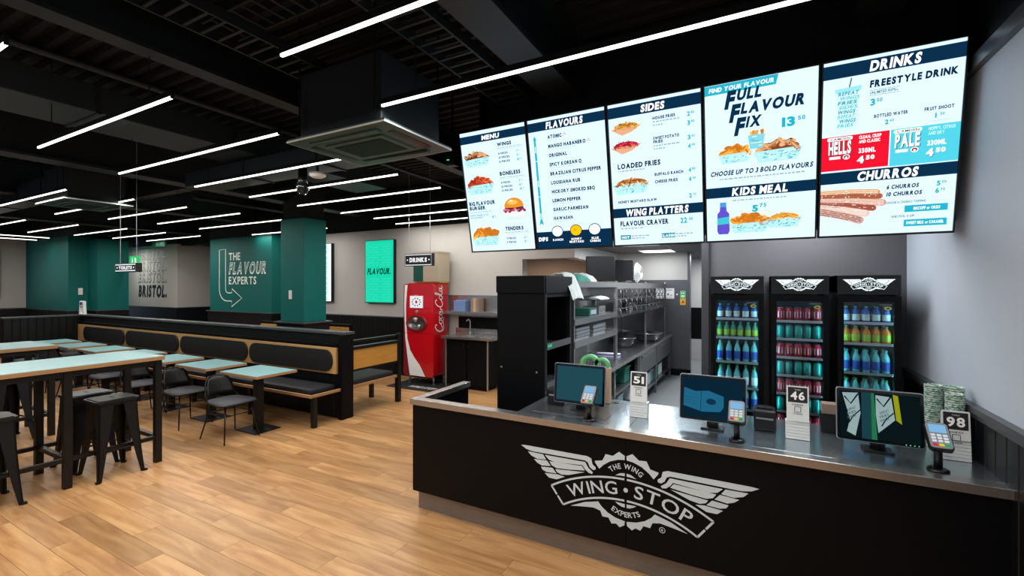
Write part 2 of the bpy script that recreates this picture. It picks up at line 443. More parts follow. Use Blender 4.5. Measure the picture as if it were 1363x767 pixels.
# dining back wall, lintel over the opening
wb = struct('wall_back', MB().box(-10.4, -3.75, WY, WY+.2, 0, WZ).box(-3.75, -2.74, WY, WY+.2, 2.39, WZ), 'wall_white')
MB().box(-24, -2.4, WY-.01, WY+.2, WZ, CZ+.1).build('upper_wall', 'black_paint', wb)
MB().box(-10.3, -5.45, WY-.01, WY, 0, 1.22).build('backing', 'black_paint', wb)
boards(wb, (-10.3, WY-.01), (-5.45, WY-.01), 0, 1.22, (0, -1), .125, False)
MB().box(-10.3, -5.45, WY-.05, WY, 1.22, 1.245).build('dado_cap', 'cap_grey', wb)
# teal block with the arrow lettering
wt = struct('wall_teal', MB().box(-12.95, -10.32, 6.9, 7.6, 0, 3.15), 'teal_paint')
MB().box(-13.0, -10.27, 6.86, 7.4, 0, 1.225).build('dado_panel', 'dado_black', wt)
MB().box(-13.03, -10.24, 6.83, 7.42, 1.225, 1.25).build('dado_cap', 'cap_grey', wt)
MB().box(-12.95, -10.32, 6.9, 7.6, 3.15, CZ).build('upper_wall', 'black_paint', wt)
# grey-white block with the city name
wg = struct('wall_lettered', MB().box(-18.6, -15.4, 7.27, 9.4, 0, 3.18), 'wall_white')
MB().box(-18.6, -15.36, 7.23, 9.3, 0, 1.23).build('dado_panel', 'dado_black', wg)
MB().box(-18.6, -15.34, 7.21, 9.3, 1.23, 1.25).build('dado_cap', 'cap_grey', wg)
MB().box(-18.6, -15.4, 7.27, 9.4, 3.18, CZ).build('upper_wall', 'black_paint', wg)
wp = struct('wall_passage', MB().box(-26, -12, 9.4, 9.5, 0, 3.15), 'wall_cream')
MB().box(-26, -12, 9.36, 9.4, 0, 1.24).build('dado_panel', 'dado_black', wp)
MB().box(-26, -12, 9.38, 9.5, 3.15, CZ).build('upper_wall', 'black_paint', wp)
wl = struct('wall_left', MB().box(-19.5, -19.35, -4, 5.1, 0, 3.3), 'wall_white')
MB().box(-19.36, -19.3, -4, 5.1, 0, 1.22).build('dado_panel', 'dado_black', wl)
MB().box(-19.37, -19.28, -4, 5.1, 1.22, 1.25).build('dado_cap', 'cap_grey', wl)
MB().box(-19.5, -19.35, -4, 9.4, 3.3, CZ).build('upper_wall', 'black_paint', wl)
wq = struct('wall_teal_corner', MB().box(-19.5, -16.3, 5.08, 6.2, 0, 3.25).box(-16.3, -15.75, 5.5, 6.2, 0, 3.18), 'teal_paint')
MB().box(-19.45, -16.27, 5.05, 6.2, 0, 1.22).box(-16.27, -15.72, 5.47, 6.2, 0, 1.22).build('dado_panel', 'dado_black', wq)
MB().box(-19.45, -16.25, 5.03, 6.2, 1.22, 1.245).box(-16.25, -15.7, 5.45, 6.2, 1.22, 1.245).build('dado_cap', 'cap_grey', wq)
MB().box(-19.5, -15.75, 5.08, 6.2, 3.25, CZ).build('upper_wall', 'black_paint', wq)
# column
co = struct('column', MB().box(-7.75, -7.1, 5.36, 5.84, 1.25, 3.13, .012), 'teal_paint')
MB().box(-7.72, -7.13, 5.39, 5.81, 3.13, CZ).build('upper_column', 'ceiling_black', co)
MB().box(-7.79, -7.06, 5.32, 5.88, 0, 1.225).build('dado_panel', 'dado_black', co)
MB().box(-7.83, -7.02, 5.28, 5.92, 1.225, 1.25).build('dado_cap', 'cap_grey', co)
MB().box(-7.5, -7.42, 5.345, 5.36, 1.66, 1.82, .004).build('switch_plate', 'white_plastic', co)
MB().box(-16.29, -16.27, 5.28, 5.37, 1.66, 1.84).build('switch_plate', 'white_plastic', wq)
# kitchen shell
wk = struct('wall_kitchen', MB().box(-7, -1.24, 10.2, 10.3, 0, 2.7), 'wall_brown')
MB().box(-2.76, -1.24, 10.17, 10.2, 2.03, 2.62).build('upper_lining', 'wall_white', wk)
MB().box(-2.5, -1.235, 10.14, 10.2, .14, 2.03).box(-1.25, -1.2, 10.1, 10.3, 0, 2.6).build('steel_lining', 'steel_panel', wk, 'dark steel wall lining')
MB().box(-2.5, -1.2, 10.1, 10.2, 0, .14).build('skirting', 'black_board', wk)
for x in (-1.98, -1.72, -1.46): MB().lathe([(0, 0), (.018, 0), (.018, .012)], 8, (0, 0, 0)).build('fixing_cap', 'white_plastic', wk).matrix_world = Matrix.Translation((x, 10.13, 1.72)) @ Matrix.Rotation(PI/2, 4, 'X')
struct('wall_corridor', MB().box(-2, WX, 12.4, 12.5, 1.35, 3), 'wall_white')
struct('wall_corridor_low', MB().box(-2, WX, 12.36, 12.5, .55, 1.35), 'black_board')
struct('wall_corridor_base', MB().box(-2, WX, 12.35, 12.5, 0, .55), 'wall_white')
struct('wall_kitchen_side', MB().box(-7.1, -7, 7.5, 10.3, 0, 2.7), 'wall_brown')
kc = struct('ceiling_kitchen', MB().box(-2.74, WX, 4.88, 12.5, 2.62, 2.7).box(-2.25, WX, 3.87, 4.69, 2.62, 2.7).box(-7, -2.74, 7.5, 10.3, 2.66, 2.7), 'wall_grey')
MB().box(-2.95, -2.738, WY+.2, 10.2, 2.38, 2.66).build('soffit', 'wall_white', kc)
for x in (-2.6+.6*i for i in range(6)): MB().box(x, x+.02, 4.9, 12, 2.612, 2.621).build('grid_rail', 'cap_grey', kc)
for (x, y) in KP:
    t = thing('ceiling_panel_light', 'square white ceiling panel light over the %s' % ('kitchen worktop, the nearer of two in view', 'far end of the kitchen worktop', 'shelf rack beside the fridges, added for brightness', 'middle fridge', 'near part of the kitchen floor, added as fill', 'brown back room, added to brighten it', 'white corridor past the fridges, added as fill')[KP.index((x, y))], 'ceiling light', (x, y, 2.6))
    MB().box(-.32, .32, -.32, -.3, 0, .02).box(-.32, .32, .3, .32, 0, .02).box(-.32, -.3, -.3, .3, 0, .02).box(.3, .32, -.3, .3, 0, .02).build('frame', 'white_plastic', t)
    MB().box(-.3, .3, -.3, .3, .004, .018).build('diffuser', 'panel_glow', t)
# bulkhead that carries the menu screens
bk = struct('trim_bulkhead', MB().box(-2.36, WX, 3.72, 3.86, 2.3, CZ).box(-2.36, -2.26, 3.72, 4.74, 2.62, CZ), 'black_paint')
# stub walls outside the picture close the shell behind the camera
struct('wall_front', MB().box(-19.5, WX+.1, -4.1, -4, 0, .5).box(-19.5, WX+.1, -4.1, -4, 3, CZ), 'wall_white')

t = thing('added_lamp', 'small round lamp added to light the lettered wall by the toilet passage', 'ceiling light', (-17.4, 6.45, 3.12))  # lamp added to brighten the lettered wall
MB().lathe([(.09, 0), (.09, .05)], 16).build('housing', 'black_metal', t); MB().lathe([(.07, -.004), (.07, 0)], 16).build('lens', 'panel_glow', t); MB().bar((0, 0, .05), (0, 0, CZ-3.12), .02).build('stem', 'black_metal', t)
area('added_lamp_light', (-17.4, 6.45, 3.1), .12, .12, 25, (1, .95, .88))

# ================================================================== LIGHT BARS
def light_bar(x0, x1, y, label, z=3.15, alongy=False, group='linear lights hanging under the black ceiling'):
    Lh = (x1-x0)/2
    t = thing('linear_light', label, 'ceiling light', ((x0+x1)/2, y, z), PI/2 if alongy else 0, group)
    MB().box(-Lh, Lh, -.0095, .0095, .012, .05).box(-Lh-.008, -Lh, -.01, .01, -.004, .05).box(Lh, Lh+.008, -.01, .01, -.004, .05).build('housing', 'black_metal', t)
    MB().box(-Lh, Lh, -.0085, .0085, -.004, .012, .003).build('diffuser', 'bar_glow', t)
    lp = area('linear_light_lamp', (0, 0, -.006), 2*Lh, .015, BARW*2*Lh, (1, .95, .88)); lp.parent = t
    for s in (-1, 1): MB().bar((s*(Lh-.3), 0, .06), (s*(Lh-.3), 0, CZ-z), .005).build('suspension_wire', 'black_metal', t)
    return t
# rows (y) and the runs in them, nearest row first
BARS = [
 (1.58, -5.72, -3.416, 'bright bar highest on the left, over the nearest high table'),
 (1.575, -2.27, .45, 'bright bar cut by the top edge of the picture, left of the longest bar'),
 (2.372, -6.25, -3.455, 'bright bar left of the square air conditioner, in line with the longest bar'),
 (2.345, -2.287, .5, 'longest looking bar, running over the counter in front of the menu screens'),
 (.823, -6.2, -3.41, 'bar whose bright tip shows at the upper left corner'),
 (.823, -2.27, .45, 'bar of the nearest row, above the front of the counter'),
 (2.44, -10.56, -7.875, 'bar in front of the far left air conditioner'),
 (3.14, -6.233, -3.56, 'bar passing behind the left corner of the square air conditioner'),
 (3.87, -6.28, -3.53, 'bar just beneath the square air conditioner and the camera dome'),
 (4.65, -6.306, -3.528, 'second bar below the square air conditioner'),
 (5.465, -6.276, -3.55, 'third bar below the square air conditioner, its right end behind the menu screen'),
 (6.19, -6.236, -3.6, 'fourth bar below the square air conditioner, above the drinks sign'),
 (6.95, -6.4, -3.7, 'bar closest to the back wall, above the soda machine'),
 (6.75, -10.85, -8.167, 'bar crossing behind the teal column near the back wall'),
 (5.5, -10.736, -7.9, 'bar ending behind the teal column, over the arrow lettering'),
 (3.89, -10.673, -7.944, 'bar above the lettered grey block, nearer one'),
 (4.66, -10.62, -7.82, 'bar above the lettered grey block, farther one'),
 (4.735, -14.834, -12.08, 'bar over the far left teal corner, second from the back'),
 (5.52, -14.895, -12.19, 'bar between the teal corner and the green exit sign'),
 (6.29, -14.936, -12.22, 'bar just in front of the lettered grey block'),
 (3.965, -14.988, -12.2, 'bar over the far left teal corner, nearest the camera'),
 (3.18, -10.75, -7.9, 'bar partly hidden by the far left air conditioner'),
 (3.196, -14.9, -12.17, 'short looking bar at the left edge, beneath the far air conditioner'),
]
for y, x0, x1, lb in BARS: light_bar(x0, x1, y, lb)
light_bar(-1.3, 1.3, 0, 'bar turned across the others near the left wall, right one', alongy=True).location = (-16.26, 3.4, 3.15)
light_bar(-1.3, 1.3, 0, 'bar turned across the others near the left wall, left one', alongy=True).location = (-17.3, 3.45, 3.15)
for y in (.05, -.75, -2.3):
    for x0, x1, nm in ((-6.2, -3.41, 'dining side'), (-2.27, .45, 'counter side')):
        light_bar(x0, x1, y, 'linear light behind the camera, %s, row at %s' % (nm, {.05: 'the camera', -.75: 'the second place', -2.3: 'the front wall'}[y]))

# ================================================================== AIR CONDITIONERS, DUCTS, TRAYS
def cassette(x, y, label, body=.5):
    t = thing('air_conditioner', label, 'air conditioner', (x, y, 3.03))
    P = lambda a, b, c, d, z0, z1: MB().box(a, b, c, d, z0, z1)
    MB().box(-.43, .43, -.33, .33, .04, .04+body, .01).build('housing', 'beam_dark', t)
    f = MB(); a, b = .515, .385
    f.prism([(-a, -b), (a, -b), (a, b), (-a, b)], (0, 0, 0), (1, 0, 0), (0, 1, 0), .025)
    f.box(-.3, .3, -.2, .2, -.012, 0, .004).build('panel', 'cassette_teal_tint', t)
    MB().box(-a-.004, a+.004, -b-.004, -b, .0, .012).box(-a-.004, a+.004, b, b+.004, .0, .012).box(-a-.004, -a, -b, b, 0, .012).box(a, a+.004, -b, b, 0, .012).build('edge_trim', 'white_plastic', t, 'white edge trim')
    for s in (-1, 1):
        MB().box(-.36, .36, s*.275-.03, s*.275+.03, -.003, .004).build('air_slot', 'black_plastic', t)
        MB().box(s*.415-.03, s*.415+.03, -.22, .22, -.003, .004).build('air_slot', 'black_plastic', t)
        MB().bar((-.36, s*.285, -.004), (.36, s*.285, -.004), .035, h0=.006).build('louvre', 'cassette_teal_tint', t)
    MB().box(-.25, .25, -.15, .15, -.016, -.01).build('intake_grille', 'black_board', t)
    for sx in (-1, 1):
        for sy in (-1, 1): MB().bar((sx*.4, sy*.36, .1), (sx*.4, sy*.36, CZ-3.03), .01).build('hanger_rod', 'black_metal', t)
    return t
cassette(-2.75, 2.70, 'square ceiling air conditioner with a teal-tinted panel hanging above the dining side of the counter')
cassette(-8.8, 2.93, 'farther ceiling air conditioner hanging at the left among the light bars', .45).location.z = 3.1
def duct(x0, x1, y0, y1, z0, z1, label, seams=()):
    t = thing('air_duct', label, 'duct', ((x0+x1)/2, (y0+y1)/2, z0)); hx, hy = (x1-x0)/2, (y1-y0)/2
    MB().box(-hx, hx, -hy, hy, 0, z1-z0, .008).build('duct_body', 'duct_grey', t)
    n = max(2, int(max(hx, hy)*2/1.2))
    for i in range(1, n):
        if hx > hy: c = -hx+2*hx*i/n; MB().box(c-.015, c+.015, -hy-.012, hy+.012, -.012, z1-z0+.01).build('flange', 'beam_dark', t)
        else: c = -hy+2*hy*i/n; MB().box(-hx-.012, hx+.012, c-.015, c+.015, -.012, z1-z0+.01).build('flange', 'beam_dark', t)
    for s in (-1, 1):
        p = (s*hx*.85, 0) if hx > hy else (0, s*hy*.85)
        MB().bar((p[0], p[1], z1-z0), (p[0], p[1], CZ-z0), .012).build('hanger_rod', 'black_metal', t)
duct(-6.05, -5.35, -.6, 5.6, 3.5, 3.75, 'long flat grey duct running over the high tables towards the back wall')
duct(-6.9, -2.9, 3.35, 3.75, 3.26, 3.45, 'flat grey duct crossing behind the square air conditioner')
duct(-16, -9.6, 2.75, 3.15, 3.35, 3.6, 'flat grey duct at the far left above the light bars')
def tray(x0, x1, y0, y1, z, label, along='x'):
    t = thing('cable_tray', label, 'cable tray', ((x0+x1)/2, (y0+y1)/2, z)); hx, hy = (x1-x0)/2, (y1-y0)/2
    if along == 'x':
        for s in (-1, 1): MB().box(-hx, hx, s*hy-.008, s*hy+.008, 0, .07).build('side_rail', 'beam_dark', t)
        n = int(2*hx/.11); r = MB()
        for i in range(n+1): c = -hx+2*hx*i/n; r.box(c-.01, c+.01, -hy, hy, .004, .014)
    else:
        for s in (-1, 1): MB().box(s*hx-.008, s*hx+.008, -hy, hy, 0, .07).build('side_rail', 'beam_dark', t)
        n = int(2*hy/.11); r = MB()
        for i in range(n+1): c = -hy+2*hy*i/n; r.box(-hx, hx, c-.01, c+.01, .004, .014)
    r.build('rungs', 'beam_dark', t)['kind'] = 'stuff'
    for s in (-1, 1):
        p = (s*hx*.8, 0) if along == 'x' else (0, s*hy*.8)
        MB().bar((p[0], p[1], .07), (p[0], p[1], CZ-z), .008).build('hanger_rod', 'black_metal', t)
tray(-2.05, -1.75, 1.2, 3.6, 3.55, 'ladder cable tray beside the roof beam over the counter corner', 'y')
tray(-3.3, -3.0, -.5, 3.9, 3.6, 'ladder cable tray above the square air conditioner', 'y')
tray(-3.4, -1.7, 1.75, 2.0, 3.72, 'cable tray crossing over the bar cut by the top edge', 'x')
for i, y in enumerate((1.0, 1.35, 2.25, 2.6, 2.95)):
    tag(MB().bar((-3.5, y, 3.84), (-1.6, y, 3.84), .02).build('conduit_pipe', 'beam_dark'), 'thin dark conduit under the ceiling deck over the air conditioner, %s from the front' % ORD[i], 'pipe', 'conduits under the ceiling deck')

# small ceiling things
t = thing('security_camera', 'dark dome security camera under the duct behind the square air conditioner', 'camera', (-4.55, 3.42, 3.26))
MB().lathe([(.05, -.01), (.05, -.16), (.06, -.2)], 12).build('mount', 'black_plastic', t)
MB().lathe([(.07, -.2), (.07, -.25), (.05, -.3), (.01, -.32)], 14).build('dome', 'screen_glass', t)
t = thing('smoke_detector', 'round white smoke detector next to the dark camera dome', 'smoke detector', (-4.3, 3.42, 3.26))
MB().lathe([(.09, -.1), (.09, -.13), (.06, -.15), (.01, -.155)], 16).build('cover', 'white_plastic', t)
MB().bar((0, 0, 0), (0, 0, -.1), .02).build('bracket', 'beam_dark', t)
t = thing('emergency_lamp', 'small black emergency lamp with a green dot left of the menu screens', 'lamp', (-2.52, 3.5, 3.03))
MB().box(-.05, .05, -.04, .04, 0, .1, .01).build('housing', 'black_plastic', t)
MB().lathe([(.012, 0), (.012, .006)], 8, (-.02, -.04, .05)).build('indicator', 'led_green', t)
MB().bar((0, 0, .1), (0, 0, CZ-3.03), .012).build('hanger_rod', 'black_metal', t)

# ================================================================== MENU SCREENS
NAVY, CY, INK, WHT = '#082a45', '#22a6bd', '#08233a', '#ffffff'
vdir = Vector((0, .22, -1.034)).normalized(); ndir = Vector((0, -1.034, -.22)).normalized(); SLEN = 1.057
def food(p, kind, u0, v0, u1, v1, seed=1):
    """small printed food picture in the rectangle u0..u1, v0..v1 (v down)"""
    R = random.Random(seed); W, Hh = u1-u0, v1-v0; cx = (u0+u1)/2
    def basket(bu0, bu1, bt, bb, c='#a9dfe8'):
        w_ = bu1-bu0; p.poly([(bu0, bt), (bu1, bt-.01), (bu1-w_*.12, bb-.004), (bu0+w_*.12, bb)], c, 3)
        for _ in range(46):
            a = R.uniform(.08, .9); b = R.uniform(.08, .86); x = bu0+w_*a; y = bt+(bb-bt)*b
            if (a < .15 or a > .84) and b > .5: continue
            p.poly([(x, y), (x+w_*.05, y-.004), (x+w_*.045, y+.001), (x-.002, y+.005)], R.choice(['#2f9db4', '#e9fbff', '#5cbccd', '#2c8aa4', '#e9fbff']), 4)
    if kind in ('wings', 'boneless', 'tenders'):
        cs = {'wings': ['#7a3f20', '#a8663a', '#c98a5a', '#5d2c18', '#dba97a'], 'boneless': ['#a8381c', '#c9532a', '#8e2a16', '#e0773c', '#b8421f'], 'tenders': ['#d98424', '#e89a35', '#c26f1c', '#f0b050', '#b86a1e']}[kind]
        n = {'wings': 15, 'boneless': 20, 'tenders': 9}[kind]
        p.ell(cx, v0+Hh*.42, W*.40, Hh*.2, cs[0], 2)
        for i in range(n):
            f = (i+.5)/n; x = u0+W*(.12+.76*f); y = v0+Hh*(.5-.26*math.sin(PI*f)+R.uniform(-.08, .06)); a = W*(.075 if n > 12 else .12)
            r_ = R.uniform(-1.3, 1.3); p.ell(x, y, a*1.25, a*.75, R.choice(cs), 3, r_, 9); p.ell(x-a*.2, y-a*.2, a*.7, a*.25, cs[-1] if R.random() < .5 else cs[2], 4, r_, 7)
        basket(u0+W*.02, u1-W*.04, v0+Hh*.54, v1)
    elif kind in ('fries', 'sweet', 'loaded', 'kidfries'):
        cs = {'fries': ['#b97c26', '#d99a3a', '#8f5a1a', '#e8b860'], 'sweet': ['#a3182c', '#c92a3e', '#7a0f20', '#d95a5a'], 'loaded': ['#b06a2a', '#d8a05a', '#9a3a1e', '#f0dcb8', '#7a4a20'], 'kidfries': ['#d8922a', '#e8b04a', '#b87018']}[kind]
        if kind in ('fries', 'sweet'): p.poly([(u0, v0+Hh*.55), (u1, v0+Hh*.45), (u0+W*.66, v1-Hh*.15), (u0+W*.36, v1)], '#dba27c', 2)
        p.ell(cx, v0+Hh*.45, W*.38, Hh*.22, cs[0], 2)
        for i in range(46):
            f = R.random(); x = u0+W*(.12+.74*f); y = v0+Hh*(.55-.35*math.sin(PI*f)*R.random()); a = R.uniform(-1.2, 1.2); l = W*R.uniform(.06, .13)
            p.ell(x, y, l, W*.014, R.choice(cs), 3+i % 3, a, 6)
        if kind in ('loaded', 'kidfries'): basket(u0, u1-W*.05, v0+Hh*.52, v1)
    elif kind == 'burger':
        p.ell(cx, v1-Hh*.12, W*.42, Hh*.1, '#c9dde2', 2); p.rect(u0+W*.14, v0+Hh*.62, u1-W*.14, v1-Hh*.12, '#e8e4da', 2)
        p.ell(cx, v0+Hh*.66, W*.44, Hh*.13, '#efe8ea', 3)
        for i in range(16): p.ell(u0+W*(.08+.84*i/15), v0+Hh*(.56+R.uniform(-.05, .05)), W*.06, Hh*.06, R.choice(['#c5485a', '#7a2440', '#f0c8cc', '#8a3050', '#d86a70']), 4, R.uniform(-1, 1), 8)
        p.ell(cx, v0+Hh*.46, W*.40, Hh*.08, '#4a2230', 3)
        p.ell(cx, v0+Hh*.4, W*.4, Hh*.38, '#d98a2a', 5, 0, 20, PI, 2*PI); p.ell(cx, v0+Hh*.4, W*.4, Hh*.05, '#d98a2a', 5)
        p.ell(cx-W*.05, v0+Hh*.22, W*.22, Hh*.1, '#f0b458', 6, 0, 12); p.ell(cx-W*.1, v0+Hh*.15, W*.08, Hh*.04, '#ffe8c0', 7)
def board(k, name, draw):
    t = thing('menu_screen', name, 'menu screen', (-2.34+.674*k, 3.33, 3.257), 0, 'tilted menu screens in a row over the counter')
    W = .674; fr = MB()
    def P(u, v, d): return (Vector((u, 0, 0))+vdir*v-ndir*d)
    def slab(mb, u0, u1, v0, v1, d0, d1):
        vs = [P(u, v, d) for d in (d0, d1) for v in (v0, v1) for u in (u0, u1)]
        mb.add(vs, [(0, 2, 3, 1), (4, 5, 7, 6), (0, 1, 5, 4), (2, 6, 7, 3), (0, 4, 6, 2), (1, 3, 7, 5)])
    slab(fr, .004, W-.004, -.004, SLEN+.012, .012, .055)
    for a, b, c, d in ((.004, .014, -.004, SLEN+.012), (W-.012, W-.004, -.004, SLEN+.012), (.014, W-.012, -.004, .004), (.014, W-.012, SLEN, SLEN+.012)): slab(fr, a, b, c, d, 0, .012)
    fr.build('housing', 'black_plastic', t)
    br = MB(); slab(br, .25, .42, .3, .7, .055, .1); br.bar(P(.335, .35, .1), P(.335, .35, .1)+Vector((0, .19, 0)), .06); br.build('wall_bracket', 'black_metal', t)
    bk_ = MB(); slab(bk_, .014, W-.012, .004, SLEN, .0095, .012); bk_.build('panel', 'screen_glow', t)
    p = Print(P(0, 0, .009), (1, 0, 0), vdir, ndir); draw(p); p.build('display', 'print_screen', t)
E0, E1 = .014, .662
def faint(p, u, v, w_, h=.012, n=None, col='#8fa3b0'):
    """a line of print too small to read: short strokes"""
    R = random.Random(int(u*1000+v*977)); x = u
    while x < u+w_-.01:
        l = R.uniform(.008, .03); l = min(l, u+w_-x); p.rect(x, v-h, x+l, v-h*.35, col, 2); x += l+.006
def price(p, u, v, a, b, col=CY, h=.030):
    p.text(a, u, v, h, None if a == '1' else .017*len(a)*h/.03+.002, col, bold=.035); p.text(b, u+.021*len(a)*h/.03+.004, v-h*.45, h*.55, .018*h/.03*1.2, col, bold=.03)
def head(p, t, u, v0, v1, w_, h, sub=0):
    p.rect(E0, v0, E1, v1, NAVY, 2); p.text(t, u, v1-(v1-v0-h)/2, h, w_, WHT, 3, shear=.12, bold=.034)
def B0(p):
    head(p, 'MENU', .235, .035, .101, .175, .037)
    for t, u, v, w_, h in (('WINGS', .383, .159, .139, .028), ('BONELESS', .383, .406, .2, .031), ('BIG FLAVOUR', .034, .64, .272, .033), ('BURGER', .034, .680, .167, .031), ('TENDERS', .383, .883, .18, .031)): p.text(t, u, v, h, w_, bold=.045)
    for u, v in ((.383, .189), (.383, .438), (.034, .712), (.383, .914)): faint(p, u, v-.006, .23, .009); p.rect(u, v-.003, u+.24, v-.001, '#8fa3b0', 2)
    for v, rows in ((.23, (('8 PIECES', '7', '95'), ('10 PIECES', '9', '25'), ('12 PIECES', '10', '75'))), (.476, (('8 PIECES', '7', '75'), ('10 PIECES', '8', '95'), ('12 PIECES', '10', '25'))), (.963, (('3 PIECES', '6', '25'), ('5 PIECES', '8', '75')))):
        for i, (t, a, b) in enumerate(rows): p.text(t, .388, v+i*.034, .0165, .092 if len(t) < 9 else .106, bold=.03); price(p, .563, v+i*.034, a, b, h=.018)
    p.text('DON\'T SHARE, CLAP', .034, .737, .013, .19, '#1d6f86'); p.text('OR SAVE EARLY', .034, .757, .013, .14, '#1d6f86'); price(p, .262, .765, '8', '25', h=.022)
    food(p, 'wings', .016, .165, .315, .302, 1); food(p, 'boneless', .016, .375, .33, .547, 2); food(p, 'burger', .372, .60, .61, .80, 3); food(p, 'tenders', .016, .84, .33, 1.01, 4)
def B1(p):
    head(p, 'FLAVOURS', .174, .028, .099, .31, .05)
    for i, (t, w_) in enumerate((('ATOMIC', .123), ('MANGO HABANERO', .317), ('ORIGINAL', .157), ('SPICY KOREAN Q', .273), ('BRAZILIAN CITRUS PEPPER', .429), ('LOUISIANA RUB', .252), ('HICKORY SMOKED BBQ', .369), ('LEMON PEPPER', .247), ('GARLIC PARMESAN', .304), ('HAWAIIAN', .167))):
        v = .167+i*.0728; p.text(t, .182, v, .027, w_, bold=.045); faint(p, .182, v+.019, w_*.75, .007, col='#a9bcc8')
        if i < 2:
            x = .182+w_+.012; p.line([(x, v-.006), (x+.012, v-.028), (x+.024, v-.006)], .005, '#c03028', 3)
    p.poly([(.05, .165), (.066, .13), (.082, .165)], CY, 2); p.rect(.057, .16, .075, .82, CY, 2); p.poly([(.057, .815), (.075, .815), (.086, .86), (.066, .845), (.046, .86)], CY, 2)
    for v in (.215, .49, .76): p.rect(.062, v, .07, v+.05, '#bff2f8', 3)
    for v in (.33, .62): p.rect(.057, v, .075, v+.004, '#e6f6ff', 3)
    p.rect(E0, .919, E1, SLEN, NAVY, 2); p.text('DIPS', .026, .995, .032, .085, WHT, 4, shear=.1, bold=.04)
    for u, c, t, t2 in ((.204, '#e9eef0', 'RANCH', None), (.368, '#f0b90c', 'HONEY', 'MUSTARD'), (.527, '#e3ecef', 'BLUE', 'CHEESE')):
        p.ell(u, .92, .052, .048, '#123047', 3, 0, 24); p.ell(u, .92, .046, .042, c, 4, 0, 24); p.ell(u-.008, .915, .014, .01, '#ffffff' if c != '#f0b90c' else '#d99e08', 5)
        p.text(t, u, .998, .017, None, WHT, 4, bold=.03, center=True)
        if t2: p.text(t2, u, 1.021, .017, None, WHT, 4, bold=.03, center=True)
def B2(p):
    head(p, 'SIDES', .254, .026, .104, .166, .048)
    for t, u, v, w_, h in (('HOUSE FRIES', .337, .157, .156, .02), ('SWEET POTATO', .337, .298, .18, .021), ('FRIES', .337, .323, .066, .02), ('LOADED FRIES', .066, .476, .315, .036), ('BUFFALO RANCH', .337, .555, .2, .021), ('CHEESE FRIES', .337, .608, .16, .021), ('HONEY MUSTARD SLAW', .057, .735, .289, .019), ('FLAVOUR CRAVER', .064, .911, .36, .037)): p.text(t, u, v, h, w_, bold=.04)
    for u, v, w_ in ((.337, .182, .187), (.337, .206, .08), (.337, .35, .186), (.337, .372, .08), (.066, .503, .2), (.065, .94, .17), (.145, 1.0, .14), (.145, 1.018, .1), (.475, 1.0, .13), (.475, 1.018, .08)): faint(p, u, v, w_, .013)
    for v, a, b in ((.171, '2', '80'), (.231, '3', '90'), (.329, '3', '40'), (.389, '4', '50'), (.554, '4', '80'), (.618, '4', '40'), (.734, '2', '70')): price(p, .572, v, a, b)
    head(p, 'WING PLATTERS', .107, .774, .846, .455, .05); price(p, .508, .913, '22', '40', h=.038)
    for u, w_, t in ((.06, .08, 'HOT'), (.369, .1, 'CLASSIC')): p.rect(u, .982, u+w_, 1.017, '#178aa0', 2); p.text(t, u+w_/2, 1.009, .018, None, WHT, 4, center=True, bold=.03)
    food(p, 'fries', .026, .12, .26, .235, 5); food(p, 'sweet', .02, .255, .255, .37, 6); food(p, 'loaded', .018, .52, .315, .67, 7)
def B3(p):
    p.poly([(.014, .006), (.45, .006), (.435, .067), (.014, .067)], CY, 2); p.text('FIND YOUR FLAVOUR', .04, .05, .026, .385, WHT, 4, shear=.15, bold=.03)
    p.text('ULL', .207, .122, .066, .145, NAVY, 3, shear=.2, bold=.05); p.text('LAVOUR', .232, .212, .066, .36, NAVY, 3, shear=.2, bold=.05); p.text('IX', .262, .303, .066, .085, NAVY, 4, shear=.2, bold=.05)
    for u, v, h in ((.135, .165, .108), (.163, .255, .108), (.193, .345, .108)): p.text('F', u, v, h, .054, NAVY, 4, shear=.2, bold=.05)
    p.text('13', .47, .334, .055, .073, CY, bold=.05); p.text('50', .558, .306, .025, .04, CY, bold=.03)
    # drinking cup of fries between two baskets
    R = random.Random(4)
    for i in range(16): x = .285+R.random()*.085; p.poly([(x, .37), (x+R.uniform(-.01, .015), .325+R.random()*.03), (x+.011, .33), (x+.009, .38)], R.choice(['#d99a3a', '#e8b860', '#b8722a']), 4)
    p.poly([(.275, .36), (.375, .36), (.362, .45), (.288, .45)], '#7cc7d6', 5)
    for i in range(7): p.rect(.284+R.random()*.06, .37+i*.01, .31+R.random()*.05, .374+i*.01, R.choice(['#2f9db4', '#e9fbff']), 6)
    food(p, 'tenders', .09, .40, .31, .53, 9); food(p, 'wings', .3, .39, .6, .548, 10)
    p.text('CHOOSE UP TO 3 BOLD FLAVOURS', .042, .605, .031, .6, INK, 3, shear=.2, bold=.035); faint(p, .1, .64, .5, .013)
    head(p, 'KIDS MEAL', .176, .686, .757, .33, .05); faint(p, .18, .79, .32, .012)
    p.text('5', .3, .865, .043, .036, CY, bold=.05); p.text('75', .345, .838, .024, .04, CY, bold=.03)
    p.poly([(.10, .82), (.14, .82), (.142, .85), (.158, .87), (.16, .99), (.15, 1.013), (.09, 1.013), (.08, .99), (.082, .87), (.098, .85)], '#5b4cc0', 3); p.rect(.1, .79, .14, .822, '#4a8fd0', 4); p.poly([(.081, .9), (.159, .89), (.159, .94), (.081, .945)], '#3fb7c8', 4)
    food(p, 'kidfries', .38, .86, .6, .985, 12); food(p, 'tenders', .155, .87, .42, 1.01, 13)
